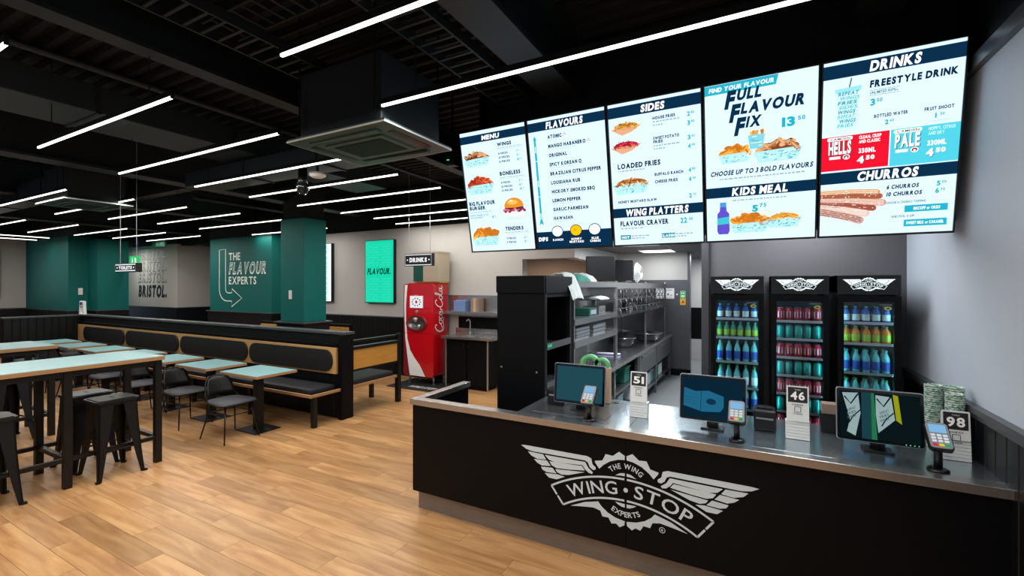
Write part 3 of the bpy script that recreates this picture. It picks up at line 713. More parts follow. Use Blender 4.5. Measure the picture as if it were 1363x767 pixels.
def B4(p):
    head(p, 'DRINKS', .24, .023, .102, .231, .055)
    R = random.Random(8)
    p.line([(.155, .11), (.145, .165)], .006, '#1c4560', 3); p.poly([(.075, .165), (.205, .16), (.185, .41), (.095, .414)], '#c9eef4', 3); p.poly([(.075, .165), (.205, .16), (.203, .185), (.078, .19)], '#8fd6e2', 4)
    for i, t in enumerate(('REPEAT', 'WINGS', 'FRIES', 'SIDES', 'WINGS', 'REPEAT', 'WINGS', 'FRIES')): p.text(t, .088+R.random()*.01, .205+i*.0265, .02, .1-.003*i, ('#2b93ad', '#5dbccd')[i % 2], 5, shear=.2, bold=.03)
    p.text('FREESTYLE DRINK', .244, .182, .038, .391, shear=.06, bold=.045); p.text('UNLIMITED REFILL', .247, .222, .015, .13, '#33566b'); p.rect(.245, .2, .383, .202, '#33566b', 2); p.rect(.245, .229, .383, .231, '#33566b', 2)
    price(p, .25, .286, '3', '50', h=.037)
    p.text('BOTTLED WATER', .271, .36, .0185, .157, bold=.035); price(p, .324, .405, '2', '40', h=.026); p.text('FRUIT SHOOT', .501, .361, .0185, .128, bold=.035); price(p, .549, .405, '1', '50', h=.026); p.rect(.52, .42, .62, .422, '#9ab', 2)
    p.rect(.014, .442, .349, .649, '#e0142c', 2); p.rect(.355, .442, .662, .653, '#4cc3d6', 2)
    for u, t in ((.05, 'HELLS'), (.375, 'PALE')):
        w_ = .118
        p.rect(u, .447, u+w_-.005, .468, WHT, 4); p.ell(u, .4575, .008, .0105, WHT, 4); p.ell(u+w_-.005, .4575, .008, .0105, WHT, 4); p.text('CAMDEN', u+.008, .464, .013, .1, '#333', 5)
        p.text(t, u+.004, .55, .074, w_-.004, '#26414d', 3, bold=.03); p.text(t, u, .546, .074, w_-.004, WHT, 4, bold=.03)
        p.rect(u+.005, .562, u+.062, .578, WHT, 4); p.ell(u+.092, .57, .018, .015, WHT, 4); p.ell(u+.092, .57, .013, .011, '#8a1c30', 5); p.ell(u+.092, .573, .006, .006, WHT, 6)
    p.text('CLEAN, CRISP', .202, .471, .018, .108, WHT, 4, bold=.03); p.text('AND CLASSIC', .202, .497, .018, .103, WHT, 4, bold=.03); p.text('HOPPY, CITRUS', .525, .471, .018, .115, '#c9f2f6', 4, bold=.02); p.text('AND DRY', .525, .497, .018, .07, '#c9f2f6', 4, bold=.02)
    for u in (.203, .523): p.text('330ML', u, .555, .027, .083, WHT, 4, bold=.03)
    for u in (.197, .52): p.text('4', u+.003, .617, .04, .033, '#16455a', 3, bold=.06); p.text('4', u, .614, .04, .033, WHT, 4, bold=.06); p.text('50', u+.043, .597, .024, .042, WHT, 4, bold=.05)
    head(p, 'CHURROS', .2, .659, .73, .288, .052)
    CH = ['#c98a3e', '#b06a4a', '#c78f80', '#a65a4c', '#d9b8ae', '#c39a90']
    for i, (a, b, c, w_) in enumerate(((.785, .80, .30, .036), (.81, .825, .315, .034), (.835, .865, .33, .04), (.855, .895, .285, .036), (.875, .925, .25, .042), (.90, .965, .22, .046))):
        lay = 2+i; p.line([(.014, a), (c*.55, (a+b)/2-.004), (c, b)], w_, CH[i], lay); p.ell(c, b, w_*.5, w_*.5, CH[i], lay)
        for s in (-.36, -.12, .12, .36): p.line([(.014, a+s*w_), (c*.55, (a+b)/2-.004+s*w_), (c+.008, b+s*w_*.8)], .0032, ('#7c3a26', '#f4dfd0')[(i+int(s*10)) % 2], lay+1)
        R_ = random.Random(i)
        for _ in range(16): f = R_.random(); p.ell(.014+(c-.014)*f, a+(b-a)*f+R_.uniform(-.4, .4)*w_, .004, .0025, '#fbf3ee', lay+1, 0, 5)
    p.text('6 CHURROS', .347, .787, .023, .15, shear=.12, bold=.04); p.text('10 CHURROS', .348, .83, .023, .165, shear=.12, bold=.04); price(p, .577, .788, '5', '50', h=.027, col='#1aa79b'); price(p, .573, .83, '6', '75', h=.027, col='#1aa79b')
    p.text('CHOOSE A CHURRO TOPPING', .344, .877, .013, .19, '#4a5c68'); p.text('AND PICK A DIP', .377, .962, .013, .108, '#4a5c68')
    p.rect(.438, .893, .634, .933, '#1fa6c0', 2); p.text('BISCOFF or OREO', .48, .921, .017, .12, WHT, 4, bold=.03); p.rect(.438, .978, .634, 1.019, '#1fa6c0', 2); p.text('SWEET MILK or CARAMEL', .45, 1.006, .017, .17, WHT, 4, bold=.03)
for k, (fn, lb) in enumerate(((B0, 'leftmost menu screen headed MENU with wings, boneless, burger and tenders'), (B1, 'menu screen headed FLAVOURS with a list of ten flavours and an arrow'), (B2, 'menu screen headed SIDES above a WING PLATTERS band'), (B3, 'menu screen reading FULL FLAVOUR FIX above a KIDS MEAL band'), (B4, 'rightmost menu screen headed DRINKS with red and blue beer panels and CHURROS'))): board(k, lb, fn)

# ================================================================== WINGED EMBLEM (metres for the counter, centre at 0)
LG = dict(
 f1=[(-773,164),(-733,168),(-264,170),(-235,159),(-226,121),(-203,103),(-206,87),(-224,83),(-246,99),(-259,128),(-280,138),(-681,132),(-733,142)],
 f2=[(-717,126),(-595,124),(-572,91),(-640,84),(-691,100)], f2b=[(-582,123),(-278,127),(-257,92),(-223,66),(-230,54),(-255,58),(-281,79),(-297,102),(-500,84),(-550,94)],
 f3=[(-669,78),(-565,85),(-535,51),(-605,42),(-642,56)], f3b=[(-545,83),(-301,95),(-281,68),(-400,52),(-491,45),(-528,58)],
 f4=[(-612,33),(-522,41),(-491,7),(-565,2),(-600,13)], f4b=[(-500,36),(-283,56),(-395,15),(-452,6),(-486,17)],
 f5=[(-582,-7),(-479,2),(-428,-5),(-491,-35),(-550,-34)],
 gt=[(-210,148),(-157,160),(-135,207),(-86,203),(-44,238),(-6,217),(-6,190),(-50,184),(-105,163),(-150,131),(-179,100),(-206,135)],
 gb=[(-385,-197),(-283,-149),(-186,-123),(-165,-150),(-122,-182),(-70,-204),(-6,-214),(-8,-240),(-40,-262),(-63,-243),(-95,-250),(-115,-215),(-157,-218),(-172,-182),(-220,-172),(-301,-183)],
 ct=[(-70,78),(-36,98),(-6,103),(-6,83),(-36,82)], cb=[(-70,-98),(-6,-100),(-6,-124),(-30,-121),(-52,-111)])
def emblem(name, parent, org, width, material, color, reg=True):
    p = Print(org, (1, 0, 0), (0, 0, 1), (0, -1, 0), .0004); k = width/1546; K = lambda q: (q[0]*k, q[1]*k)
    for n_, ps in LG.items():
        p.poly([K(q) for q in ps], color); p.poly([K((-q[0], q[1])) for q in reversed(ps)], color)
    def arc(R, cz, a0, a1, n=16): return [(R*math.sin(a0+(a1-a0)*i/n), cz+R*math.cos(a0+(a1-a0)*i/n)) for i in range(n+1)]
    at, ab = math.asin(530/1025), math.asin(440/844)
    for s in (-1, 1):
        p.line([K(q) for q in arc(1025, 62-1025, s*.008, s*at)], 13*k, color, 1); p.line([K(q) for q in arc(844, -78-844, s*.01, s*ab)], 13*k, color, 1)
        e0 = arc(1025, 62-1025, s*at, s*at, 1)[0]; e1 = arc(844, -78-844, s*ab, s*ab, 1)[0]; mid = lambda f: (e0[0]+(e1[0]-e0[0])*f, e0[1]+(e1[1]-e0[1])*f)
        p.line([K(e0), K(mid(.47))], 13*k, color, 1); p.line([K(mid(.53)), K(e1)], 13*k, color, 1)
    p.ell(0, -8*k, 15*k, 15*k, color, 1)
    for t_, s in (('WING', -1), ('STOP', 1)):
        R = 838; gs, w_ = layout(t_, 82*k, 350*k, 0, .01, .09); q_ = []
        for vs, fs, gx, gw in gs:
            m_ = gx+gw/2; a = ((m_-w_/2)+s*228*k)/(R*k); q = []
            for x, y in vs: x -= m_; q.append(((R*k+y)*math.sin(a)+x*math.cos(a), (-45-838)*k+(R*k+y)*math.cos(a)-x*math.sin(a)))
            p.pts(q, fs, color, 2)
    p.arc('THE WING', 0, -5*k, 138*k, 34*k, 1.55, color, 2); p.arc('EXPERTS', 0, -5*k, 180*k, 34*k, 1.15, color, 2, top=False)
    if reg:
        p.line([K((232+17*math.cos(t*PI/8), -212+17*math.sin(t*PI/8))) for t in range(16)], 3.5*k, color, 1, True); p.text('R', 226*k, -220*k, 15*k, None, color, 1, down=False)
    return p.build(name, material, parent)

# ================================================================== COUNTER
ct = thing('service_counter', 'black service counter with steel top, steel kickboard and a white winged emblem', 'counter', (-2.567, 2.96, 0))
def L_(mb, dx=-2.567, dy=2.96):
    mb.v = [(v[0]-dx, v[1]-dy, v[2]) for v in mb.v]; return mb
L_(MB().box(-2.555, -.751, 2.98, 3.02, .172, .902)).build('front_panel', 'black_board', ct)
L_(MB().box(-.748, WX-.01, 2.98, 3.02, .172, .902)).build('front_panel', 'black_board', ct)
L_(MB().box(-2.555, -2.50, 3.02, 3.74, .172, .902).box(-2.50, -1.60, 3.02, 3.03, .172, .902)).build('end_panel', 'black_board', ct)
L_(MB().box(-2.545, WX-.01, 3.045, 3.06, 0, .172).box(-2.545, -2.53, 3.06, 3.72, 0, .172)).build('kickboard', 'kick_steel', ct)
L_(MB().box(-2.567, WX-.003, 2.955, 3.04, .902, .95, .003)).build('steel_edge', 'steel', ct, 'brushed steel front edge')
L_(MB().box(-2.567, -2.485, 3.04, 3.757, .902, .95, .003)).build('steel_edge', 'steel', ct, 'brushed steel end edge')
L_(MB().box(-1.587, -.75, 3.04, 3.745, .912, .949, .002)).build('worktop', 'steel_top', ct, 'brushed steel worktop'); L_(MB().box(-.748, WX-.003, 3.04, 3.745, .912, .949, .002)).build('worktop', 'steel_top', ct, 'brushed steel worktop')
L_(MB().box(-1.57, -1.53, 3.06, 3.7, 0, .91).box(-1.53, WX-.02, 3.66, 3.68, .1, .91)).build('carcass', 'black_board', ct)
L_(MB().lathe([(.028, 0), (.028, .003), (.02, .0035)], 16, (-.99, 3.64, .949))).build('cable_port', 'black_plastic', ct)
L_(MB().box(-1.5, -.93, 3.12, 3.5, .949, .953)).build('counter_mat', 'steel_dark', ct)
em = emblem('winged_emblem', ct, (-.751+2.567, 2.9795-2.96, .562), 1.546, 'print_vinyl', '#cfdde4'); em['label'] = 'white winged emblem'

# ------------------------------------------------------------------ tills, card readers, table signs
def monitor(cx, y, w_, label, content, rz=0):
    t = thing('till_screen', label, 'monitor', (cx, y, .951), rz)
    tilt = .10; h = .30; z0 = .055
    R_ = Matrix.Rotation(-tilt, 4, 'X')
    def tr(mb): mb.v = [tuple(Matrix.Translation((0, 0, z0)) @ (R_ @ Vector(v))) for v in mb.v]; return mb
    sh = MB(); sh.prism(rounded(-w_/2, w_/2, 0, h, .014, 4), (0, 0, 0), (1, 0, 0), (0, 0, 1), .008); tr(sh).build('bezel', 'alu', t, 'silver edge around the screen')
    b = MB(); b.prism(rounded(-w_/2+.005, w_/2-.005, .005, h-.005, .012, 4), (0, -.009, 0), (1, 0, 0), (0, 0, 1), .008); tr(b).build('glass', 'screen_glass', t)
    tr(MB().box(-w_/2+.02, w_/2-.02, 0, .03, .02, h-.02, .01)).build('rear_housing', 'black_plastic', t)
    p = Print(Vector((0, -.0175, 0)), (1, 0, 0), (0, 0, 1), (0, -1, 0)); content(p, w_, h)
    p.V = [Matrix.Translation((0, 0, z0)) @ (R_ @ Vector(v)) for v in p.V]; p.build('display', 'print_dim', t)  # glowing print that imitates reflections on the glass
    MB().box(-.07, .07, -.01, .1, 0, .012, .003).bar((0, .05, .01), (0, .03, .16), .07, .06, .03, .03).build('stand', 'black_plastic', t)
    return t
def C1(p, w_, h):  # flat teal reflection painted over the screen
    p.rect(-w_/2+.025, .025, w_/2-.02, h-.022, '#2b5d6b', 1); p.text('TILL', 0, h-.013, .005, None, '#8899a0', 1, down=False, center=True)
def C2(p, w_, h):  # blue reflection painted as shapes on the screen
    p.rect(-w_/2+.025, .025, w_/2-.02, h-.022, '#0f3044', 1)
    p.poly([(-w_/2+.027, .09), (-.06, .06), (.05, .07), (.07, .1), (.07, .17), (-.02, .2), (-.1, .19), (-w_/2+.03, .21)], '#2b7fa8', 2); p.ell(-.005, .13, .03, .02, '#17435a', 3); p.line([(-.07, .06), (-.065, .19)], .003, '#123a50', 3)
    for v in (.11, .13, .15): p.line([(-w_/2+.03, v), (-.09, v-.006)], .002, '#1d5f80', 3)
def C3(p, w_, h):  # mirrored stripes and words, a reflection painted as print
    a, b = -w_/2, w_/2; p.rect(a+.02, .02, b-.02, h-.02, '#101e22', 1); p.rect(a+.12, .02, a+.165, h-.02, '#24505a', 2)
    for x0, n in ((a+.03, 0), (a+.18, 1)):
        q = [(x0, h-.03), (x0+.075, h-.025), (x0+.085, .16-.02*n), (x0+.06, .03+.02*n), (x0+.02, .05), (x0+.035, .12)] if not n else [(x0+.005, h-.03), (x0+.075, h-.035), (x0+.09, .14), (x0+.015, .06), (x0+.005, .16)]
        p.poly(q, '#b8d4d8', 3)
        p.line([(x0+.01, h-.05), (x0+.04, h-.09), (x0+.075, h-.03)], .008, '#16262b', 4); p.line([(x0+.03, .1), (x0+.05, .14), (x0+.085, .18)], .006, '#16262b', 4)
        for i, tx in enumerate(('WINGS', 'FRIES', 'REPEAT')): p.text(tx, x0+.025, .12+i*.022, .013, .045, '#5a7a80', 4, down=False, shear=.2, rot=.5)
    p.poly([(a+.165, h-.02), (a+.178, h-.02), (a+.19, .02), (a+.165, .02)], '#2f8f5f', 3); p.poly([(a+.262, h-.02), (a+.285, h-.025), (a+.30, .12), (a+.275, .14)], '#b8c020', 3)
    for i in range(4): p.ell(b-.03-.018*i, .013, .003, .003, '#9fb', 2)
monitor(-1.172, 3.25, .405, 'till touchscreen at the left end of the counter, nearest the tall black shelf unit', C1)
monitor(-.25, 3.25, .405, 'till touchscreen in the middle of the counter with a painted blue reflection', C2)
monitor(.62, 3.25, .40, 'till touchscreen at the right end of the counter with painted white and green reflections', C3)
def reader(x, y, label, sc_=1):
    t = thing('card_reader', label, 'card reader', (x, y, .951))
    MB().lathe([(.045, 0), (.045, .006), (.036, .012), (.018, .014)], 20).build('base', 'black_plastic', t)
    MB().lathe([(.019, .012), (.017, .10), (.02, .15)], 14).build('pole', 'black_plastic', t)
    R_ = Matrix.Translation((0, -.01, .18)) @ Matrix.Rotation(.75, 4, 'X') @ Matrix.Scale(1.2, 4)
    def tr(mb): mb.v = [tuple(R_ @ Vector(v)) for v in mb.v]; return mb
    b = MB(); b.prism(rounded(-.04, .04, -.065, .065, .014, 4), (0, 0, 0), (1, 0, 0), (0, 1, 0), -.022); b.v = [(v[0], v[1], v[2]+.0) for v in b.v]; tr(b).build('body', 'black_plastic', t)
    f = MB(); f.prism(rounded(-.036, .036, -.06, .062, .012, 4), (0, 0, 0), (1, 0, 0), (0, 1, 0), .004); fp = tr(f).build('face_plate', 'grey_plastic', t, 'pale face plate')
    p = Print((0, 0, .0045), (1, 0, 0), (0, 1, 0), (0, 0, 1)); p.rect(-.028, .012, .028, .052, '#7fb6e0', 1)
    for i in range(3):
        for j in range(3): p.rect(-.028+i*.02, -.005-j*.014, -.013+i*.02, .005-j*.014, '#d5dade', 1)
    p.rect(-.028, -.052, -.012, -.04, '#d02848', 1); p.rect(.012, -.052, .028, -.04, '#28a060', 1); p.rect(-.008, -.052, .008, -.04, '#e0c030', 1)
    p.V = [R_ @ Vector(v) for v in p.V]; p.build('keypad', 'print_glow', t)
    return t
reader(-1.035, 3.08, 'card reader on a short pole before the left till screen'); reader(-.10, 3.10, 'card reader on a short pole before the middle till screen'); reader(.83, 3.09, 'card reader on a short pole at the right end of the counter')
def number_sign(cx, y, num, label, w_=.118, top=1.275):
    which = {'51': 'left', '46': 'middle', '98': 'right'}[num]
    n = 6; hs = .018
    for i in range(n):
        b = thing('number_holder', 'blank white table number holder under the %s number sign, %s from the bottom' % (which, ORD[i]), 'table sign', (cx, y+.002*i, .951+i*hs), 0, 'pile of blank holders under number %s' % num)
        MB().box(-w_/2-.004, w_/2+.004, -.035, .035, 0, hs-.0015, .002).build('foot', 'white_plastic', b); MB().box(-w_/2+.004, w_/2-.004, .03, .037, .002, hs-.001).build('back_edge', 'white_plastic', b)
    z0 = .951+n*hs; h = top-z0
    t = thing('table_number_sign', label, 'table sign', (cx, y+.0, z0))
    lean = .10; R_ = Matrix.Rotation(-lean, 4, 'X')
    def tr(mb): mb.v = [tuple(R_ @ Vector(v)) for v in mb.v]; return mb
    f = MB(); f.prism(rounded(-w_/2, w_/2, 0, h, .006, 3), (0, -.032, 0), (1, 0, 0), (0, 0, 1), .004); tr(f).build('plate', 'white_plastic', t)
    g_ = MB().bar((0, .028, 0), (0, -.004, h*.9), w_*.9, w_*.9, .004, .004).build('rear_strut', 'white_plastic', t)
    p = Print((0, -.0365, 0), (1, 0, 0), (0, 0, 1), (0, -1, 0)); p.rect(-w_/2+.008, h-.1, w_/2-.008, h-.008, '#1b1f22', 1)
    p.text(num, 0, h-.082, .048, .075, '#ffffff', 2, down=False, bold=.024, center=True); p.text('TABLE', 0, h-.026, .007, None, '#cccccc', 2, down=False, center=True)
    p.text('SCAN ME NOW', 0, h-.118, .008, .06, '#333333', 2, down=False, center=True); p.line(rounded(-.016, .016, h-.158, h-.126, .003, 2), .003, '#333', 2, True); p.text('TO ORDER', 0, h-.172, .007, .05, '#333333', 2, down=False, center=True)
    p.V = [R_ @ Vector(v) for v in p.V]; p.build('print', 'print_matte', t)
number_sign(-.742, 3.34, '51', 'white table number sign 51 on its pile of holders'); number_sign(.232, 3.33, '46', 'white table number sign 46 on its pile of holders, before the middle fridge'); number_sign(.962, 3.34, '98', 'white table number sign 98 on its pile of holders, by the paper cups', top=1.215)
# receipt printers
t = thing('receipt_printer', 'black receipt printer right of the middle till screen', 'printer', (.055, 3.47, .951))
MB().box(-.065, .065, -.08, .08, 0, .13, .012).build('body', 'black_plastic', t); MB().box(-.05, .05, -.086, -.07, .075, .085).build('paper_slot', 'grey_plastic', t); MB().box(-.045, .045, -.02, .05, .13, .14, .004).build('lid', 'black_metal', t)
t = thing('receipt_printer', 'black receipt printer half hidden by the left till screen', 'printer', (-1.40, 3.42, .951))
MB().box(-.07, .07, -.09, .09, 0, .13, .012).build('body', 'black_plastic', t); MB().box(-.05, .05, -.096, -.08, .075, .085).build('paper_slot', 'grey_plastic', t)
t = thing('card_box', 'small brown box behind the counter sign 46 against the right fridge', 'box', (.44, 3.60, .951))
MB().box(-.06, .06, -.05, .05, 0, .12, .004).build('body', 'black_plastic', t); MB().box(-.055, .055, -.045, .045, .12, .18).build('flap', 'wall_brown', t)
# tape rolls behind the left till
for i, (x, z, r_) in enumerate(((-1.20, .0, .085), (-1.10, 0, .065))):
    t = thing('tape_dispenser', 'green and tan tape roll dispenser behind the left till screen, %s one' % ('taller left' if i == 0 else 'lower right'), 'tape dispenser', (x, 3.60, .951+.30))
    o_ = MB(); 
    n = 20; vs = []
    for y in (-.02, .02):
        for rr in (r_, r_*.55):
            for k in range(n): a = 2*PI*k/n; vs.append((rr*math.cos(a), y, rr*math.sin(a)))
    fs = []
    for k in range(n):
        j = (k+1) % n; fs += [(k, j, 2*n+j, 2*n+k), (n+k, 3*n+k, 3*n+j, n+j), (k, n+k, n+j, j), (2*n+k, 2*n+j, 3*n+j, 3*n+k)]
    o_.add(vs, fs, True).build('roll', 'green_tape', t, 'green rim'); MB().box(-r_*.9, r_*1.1, -.03, .03, -.30, -r_*.2, .008).build('stand', 'cardboard', t)
# paper cup stacks
cup = MB().lathe([(.030, 0), (.040, .10), (.043, .10), (.043, .106), (.038, .106), (.029, .004)], 18, caps=False)
def cup_tex():
    m = bpy.data.materials.new('cup_print'); m.use_nodes = True; nt = m.node_tree; b = nt.nodes['Principled BSDF']
    tc = nt.nodes.new('ShaderNodeTexCoord'); mp = nt.nodes.new('ShaderNodeMapping'); mp.inputs['Scale'].default_value = (60, 60, 160); br = nt.nodes.new('ShaderNodeTexNoise'); br.inputs['Scale'].default_value = 1.2
    cr = nt.nodes.new('ShaderNodeValToRGB'); cr.color_ramp.interpolation = 'CONSTANT'; cr.color_ramp.elements[0].color = lin('#2a8a6c'); cr.color_ramp.elements[1].position = .46; cr.color_ramp.elements[1].color = lin('#cfd4cb')
    for a, c in ((tc.outputs['Object'], mp.inputs[0]), (mp.outputs[0], br.inputs[0]), (br.outputs[0], cr.inputs[0]), (cr.outputs[0], b.inputs['Base Color'])): nt.links.new(a, c)
    M['cup_print'] = m
cup_tex()
cme = cup.mesh('paper_cup', 'cup_print')
for nm, x, y, n, d in (('back left', .925, 3.52, 22, .0125), ('back right', 1.012, 3.50, 22, .0125), ('front', .99, 3.42, 20, .0125)):
    for i in range(n):
        o = bpy.data.objects.new('paper_cup', cme); COL.objects.link(o); o.location = (x, y, .951+i*d); o.rotation_euler.z = i*1.3
        tag(o, 'green printed paper cup, %s from the bottom of the %s stack' % (ORD[i], nm), 'cup', 'paper cups of the %s stack' % nm)

# ================================================================== DRINKS FRIDGES
def bottle_proto(name, label, body, lab, cap, h, r_, liquid=None):
    t = thing(name, label, 'bottle')
    MB().lathe([(r_*.85, 0), (r_, .006), (r_, h*.28), (r_*.9, h*.36), (r_, h*.44), (r_, h*.6), (r_*.75, h*.74), (r_*.38, h*.86), (r_*.38, h*.93)], 12).build('body', body, t)
    if lab: MB().lathe([(r_*1.02, h*.12), (r_*1.02, h*.5)], 12, caps=False).build('wrap_label', lab, t)
    MB().lathe([(r_*.46, h*.91), (r_*.46, h)], 10).build('cap', cap, t)
    return t
def can_proto(body, label):
    t = thing('drink_can', label, 'can'); r_ = .0285
    MB().lathe([(r_*.8, 0), (r_, .007), (r_, .092), (r_*.82, .103)], 14).build('body', body, t)
    MB().lathe([(r_*.82, .103), (r_*.84, .106), (r_*.74, .104)], 14).build('rim', 'alu', t)
    MB().lathe([(r_*1.015, .025), (r_*1.015, .075)], 8, caps=False).build('panel_print', 'label_white', t) if body == 'can_red' else None
    return t
protos = {}
def fridge(x0, x1, side, rows):
    y0, y1, zt = 4.2, 4.72, 1.98
    t = thing('drinks_fridge', '%s black glass-door drinks fridge with a white winged emblem' % side, 'fridge', ((x0+x1)/2, y0, 0), 0, 'glass-door drinks fridges behind the counter'); cx = (x0+x1)/2; hw = (x1-x0)/2-.006; D = y1-y0
    b = MB(); b.box(-hw, -hw+.025, .03, D, .1, zt).box(hw-.025, hw, .03, D, .1, zt).box(-hw, hw, D-.02, D, .1, zt).box(-hw, hw, .03, D, zt-.13, zt).box(-hw, hw, .03, D, 0.02, .16).build('cabinet', 'black_plastic', t)
    hd = MB().box(-hw, hw, 0, .03, 1.835, zt, .003).build('header', 'black_plastic', t)
    emblem('winged_emblem', hd, (0, -.0015, 1.915), hw*1.66, 'print_emblem', '#dfeef2', False)['label'] = 'white winged emblem'
    dr = MB(); m_ = .04
    dr.box(-hw, -hw+m_, -.005, .03, .17, 1.825).box(hw-m_, hw, -.005, .03, .17, 1.825).box(-hw+m_, hw-m_, -.005, .03, .17, .25).box(-hw+m_, hw-m_, -.005, .03, 1.78, 1.825); d = dr.build('door', 'black_board', t)
    MB().box(-hw+m_, hw-m_, .008, .012, .25, 1.78).build('glass', 'pane', d)
    MB().box(-hw+.01, -hw+.02, -.03, -.02, .9, 1.25).box(-hw+.01, -hw+.02, -.022, 0, .92, .93).box(-hw+.01, -hw+.02, -.022, 0, 1.22, 1.23).build('handle', 'black_metal', d)
    for i, c in enumerate(('#c8d63a', '#9fb')):
        if i == 0:
            p = Print((hw-m_-.035, .0075, 1.735), (1, 0, 0), (0, 0, 1), (0, -1, 0)); p.ell(0, 0, .022, .015, '#b9c86a'); p.ell(0, 0, .011, .006, '#3a4a20', 2); p.rect(-.05, .024, .022, .028, '#aab'); p.build('sticker', 'print_matte', d)
    for s in (-1, 1): MB().box(s*(hw-.03)-.004, s*(hw-.03)+.004, .04, .048, .2, 1.78).build('led_strip', 'led_cyan', t)
    for z, kind, n in rows:
        MB().box(-hw+.026, hw-.026, .05, D-.03, z-.012, z-.002).build('shelf', 'black_metal', t)
        MB().box(-hw+.03, hw-.03, .046, .05, z-.014, z+.006).build('shelf_strip', 'alu', t)
    for ri, (z, kind, n) in enumerate(rows):
        w_ = 2*hw-.075; sp = w_/n
        for i in range(n):
            jx = random.uniform(-.003, .003)
            o = dup(protos[kind][0], (cx-w_/2+sp*(i+.5)+jx, y0+.10+random.uniform(-.012, .012), z), random.random()*6, '%s, %s from the left, %s shelf of the %s fridge, front' % (protos[kind][1], ORD[i], ('top', 'second', 'third', 'fourth', 'fifth', 'sixth', 'seventh')[ri], side), 'drinks on the %s shelf of the %s fridge' % (('top', 'second', 'third', 'fourth', 'fifth', 'sixth', 'seventh')[ri], side))
            if kind[0] != 'c' and False: pass
            # the bottle behind it
            if n >= 5:
                o = dup(protos[kind][0], (cx-w_/2+sp*(i+.5)+jx, y0+.19, z), 0, '%s, %s from the left, %s shelf of the %s fridge, back' % (protos[kind][1], ORD[i], ('top', 'second', 'third', 'fourth', 'fifth', 'sixth', 'seventh')[ri], side), 'drinks in the back row of the %s shelf of the %s fridge' % (('top', 'second', 'third', 'fourth', 'fifth', 'sixth', 'seventh')[ri], side))
def reg(k, t, lb): protos[k] = (t, lb)
reg('blue', bottle_proto('drink_bottle', 'x', 'bottle_blue', 'label_white', 'cap_teal', .122, .024), 'blue bottle')
reg('lime', bottle_proto('drink_bottle', 'x', 'bottle_green', 'label_green', 'cap_teal', .125, .022), 'lime bottle')
reg('water', bottle_proto('drink_bottle', 'x', 'bottle_clear', 'label_blue', 'cap_teal', .172, .0245), 'water bottle')
reg('spark', bottle_proto('drink_bottle', 'x', 'bottle_clear', 'label_white', 'cap_green', .168, .0235), 'clear bottle')
reg('orange', bottle_proto('drink_bottle', 'x', 'bottle_orange', 'label_green', 'cap_teal', .13, .027), 'orange bottle')
reg('cred', can_proto('can_red', 'x'), 'red can'); reg('cteal', can_proto('can_teal', 'x'), 'teal can')
fridge(-.339, .069, 'left', [(1.627, 'blue', 5), (1.468, 'lime', 6), (1.262, 'water', 5), (1.05, 'spark', 5), (.87, 'water', 5), (.66, 'blue', 5)])
fridge(.106, .506, 'middle', [(1.620, 'cred', 5), (1.477, 'cteal', 5), (1.33, 'cred', 5), (1.185, 'cteal', 5), (1.037, 'cred', 5), (.895, 'cteal', 5), (.75, 'cred', 5)])
fridge(.545, .935, 'right', [(1.624, 'blue', 5), (1.467, 'orange', 5), (1.245, 'water', 5), (1.03, 'spark', 5), (.84, 'water', 5)])
for k, (t, lb) in protos.items():
    for o in TREE(t)+[t]: bpy.data.objects.remove(o)

# ================================================================== TALL BLACK SHELF UNIT
t = thing('shelf_unit', 'tall black shelf unit with open side standing at the left end of the steel worktop', 'shelf', (-1.83, 3.56, 0))
bx = lambda a, b, c, d, e, f, bv=0: MB().box(a+1.83, b+1.83, c-3.56, d-3.56, e, f, bv)
bx(-2.064, -1.594, 3.56, 3.585, .02, 1.84).build('front_panel', 'black_board', t); bx(-2.064, -1.59, 3.54, 3.57, 1.84, 1.99).build('pelmet', 'black_board', t)
bx(-2.064, -2.04, 3.585, 4.2, .02, 1.99).build('rear_panel', 'black_board', t)
for a, b in ((3.585, 3.61), (4.165, 4.2)): bx(-1.63, -1.594, a, b, .02, 1.84).build('upright', 'black_metal', t)
bx(-1.625, -1.585, 3.57, 4.2, 1.84, 1.99).build('pelmet', 'black_board', t); bx(-2.05, -1.6, 3.585, 4.2, 1.80, 1.84).build('top', 'black_board', t)
bx(-2.04, -1.6, 4.175, 4.2, .02, 1.84).build('end_panel', 'black_board', t)
for z in (1.34, 1.0, .5):
    s_ = bx(-2.04, -1.6, 3.6, 4.17, z, z+.02).build('shelf', 'steel_dark', t); bx(-1.6, -1.588, 3.6, 4.17, z, z+.06).build('shelf_lip', 'steel_dark', s_)
p = Print((-1.587+1.83, .05, 1.36), (0, 1, 0), (0, 0, 1), (1, 0, 0)); p.text('444', 0, 0, .03, .09, '#30e090', 1, down=False); p.build('digits', 'print_glow', t)
for u, z in ((-2.02, 1.17), (-1.67, 1.15)): MB().tube([(u+1.83, -.004, z), (u+1.83, .002, z)], .009).build('screw_cap', 'alu', t)

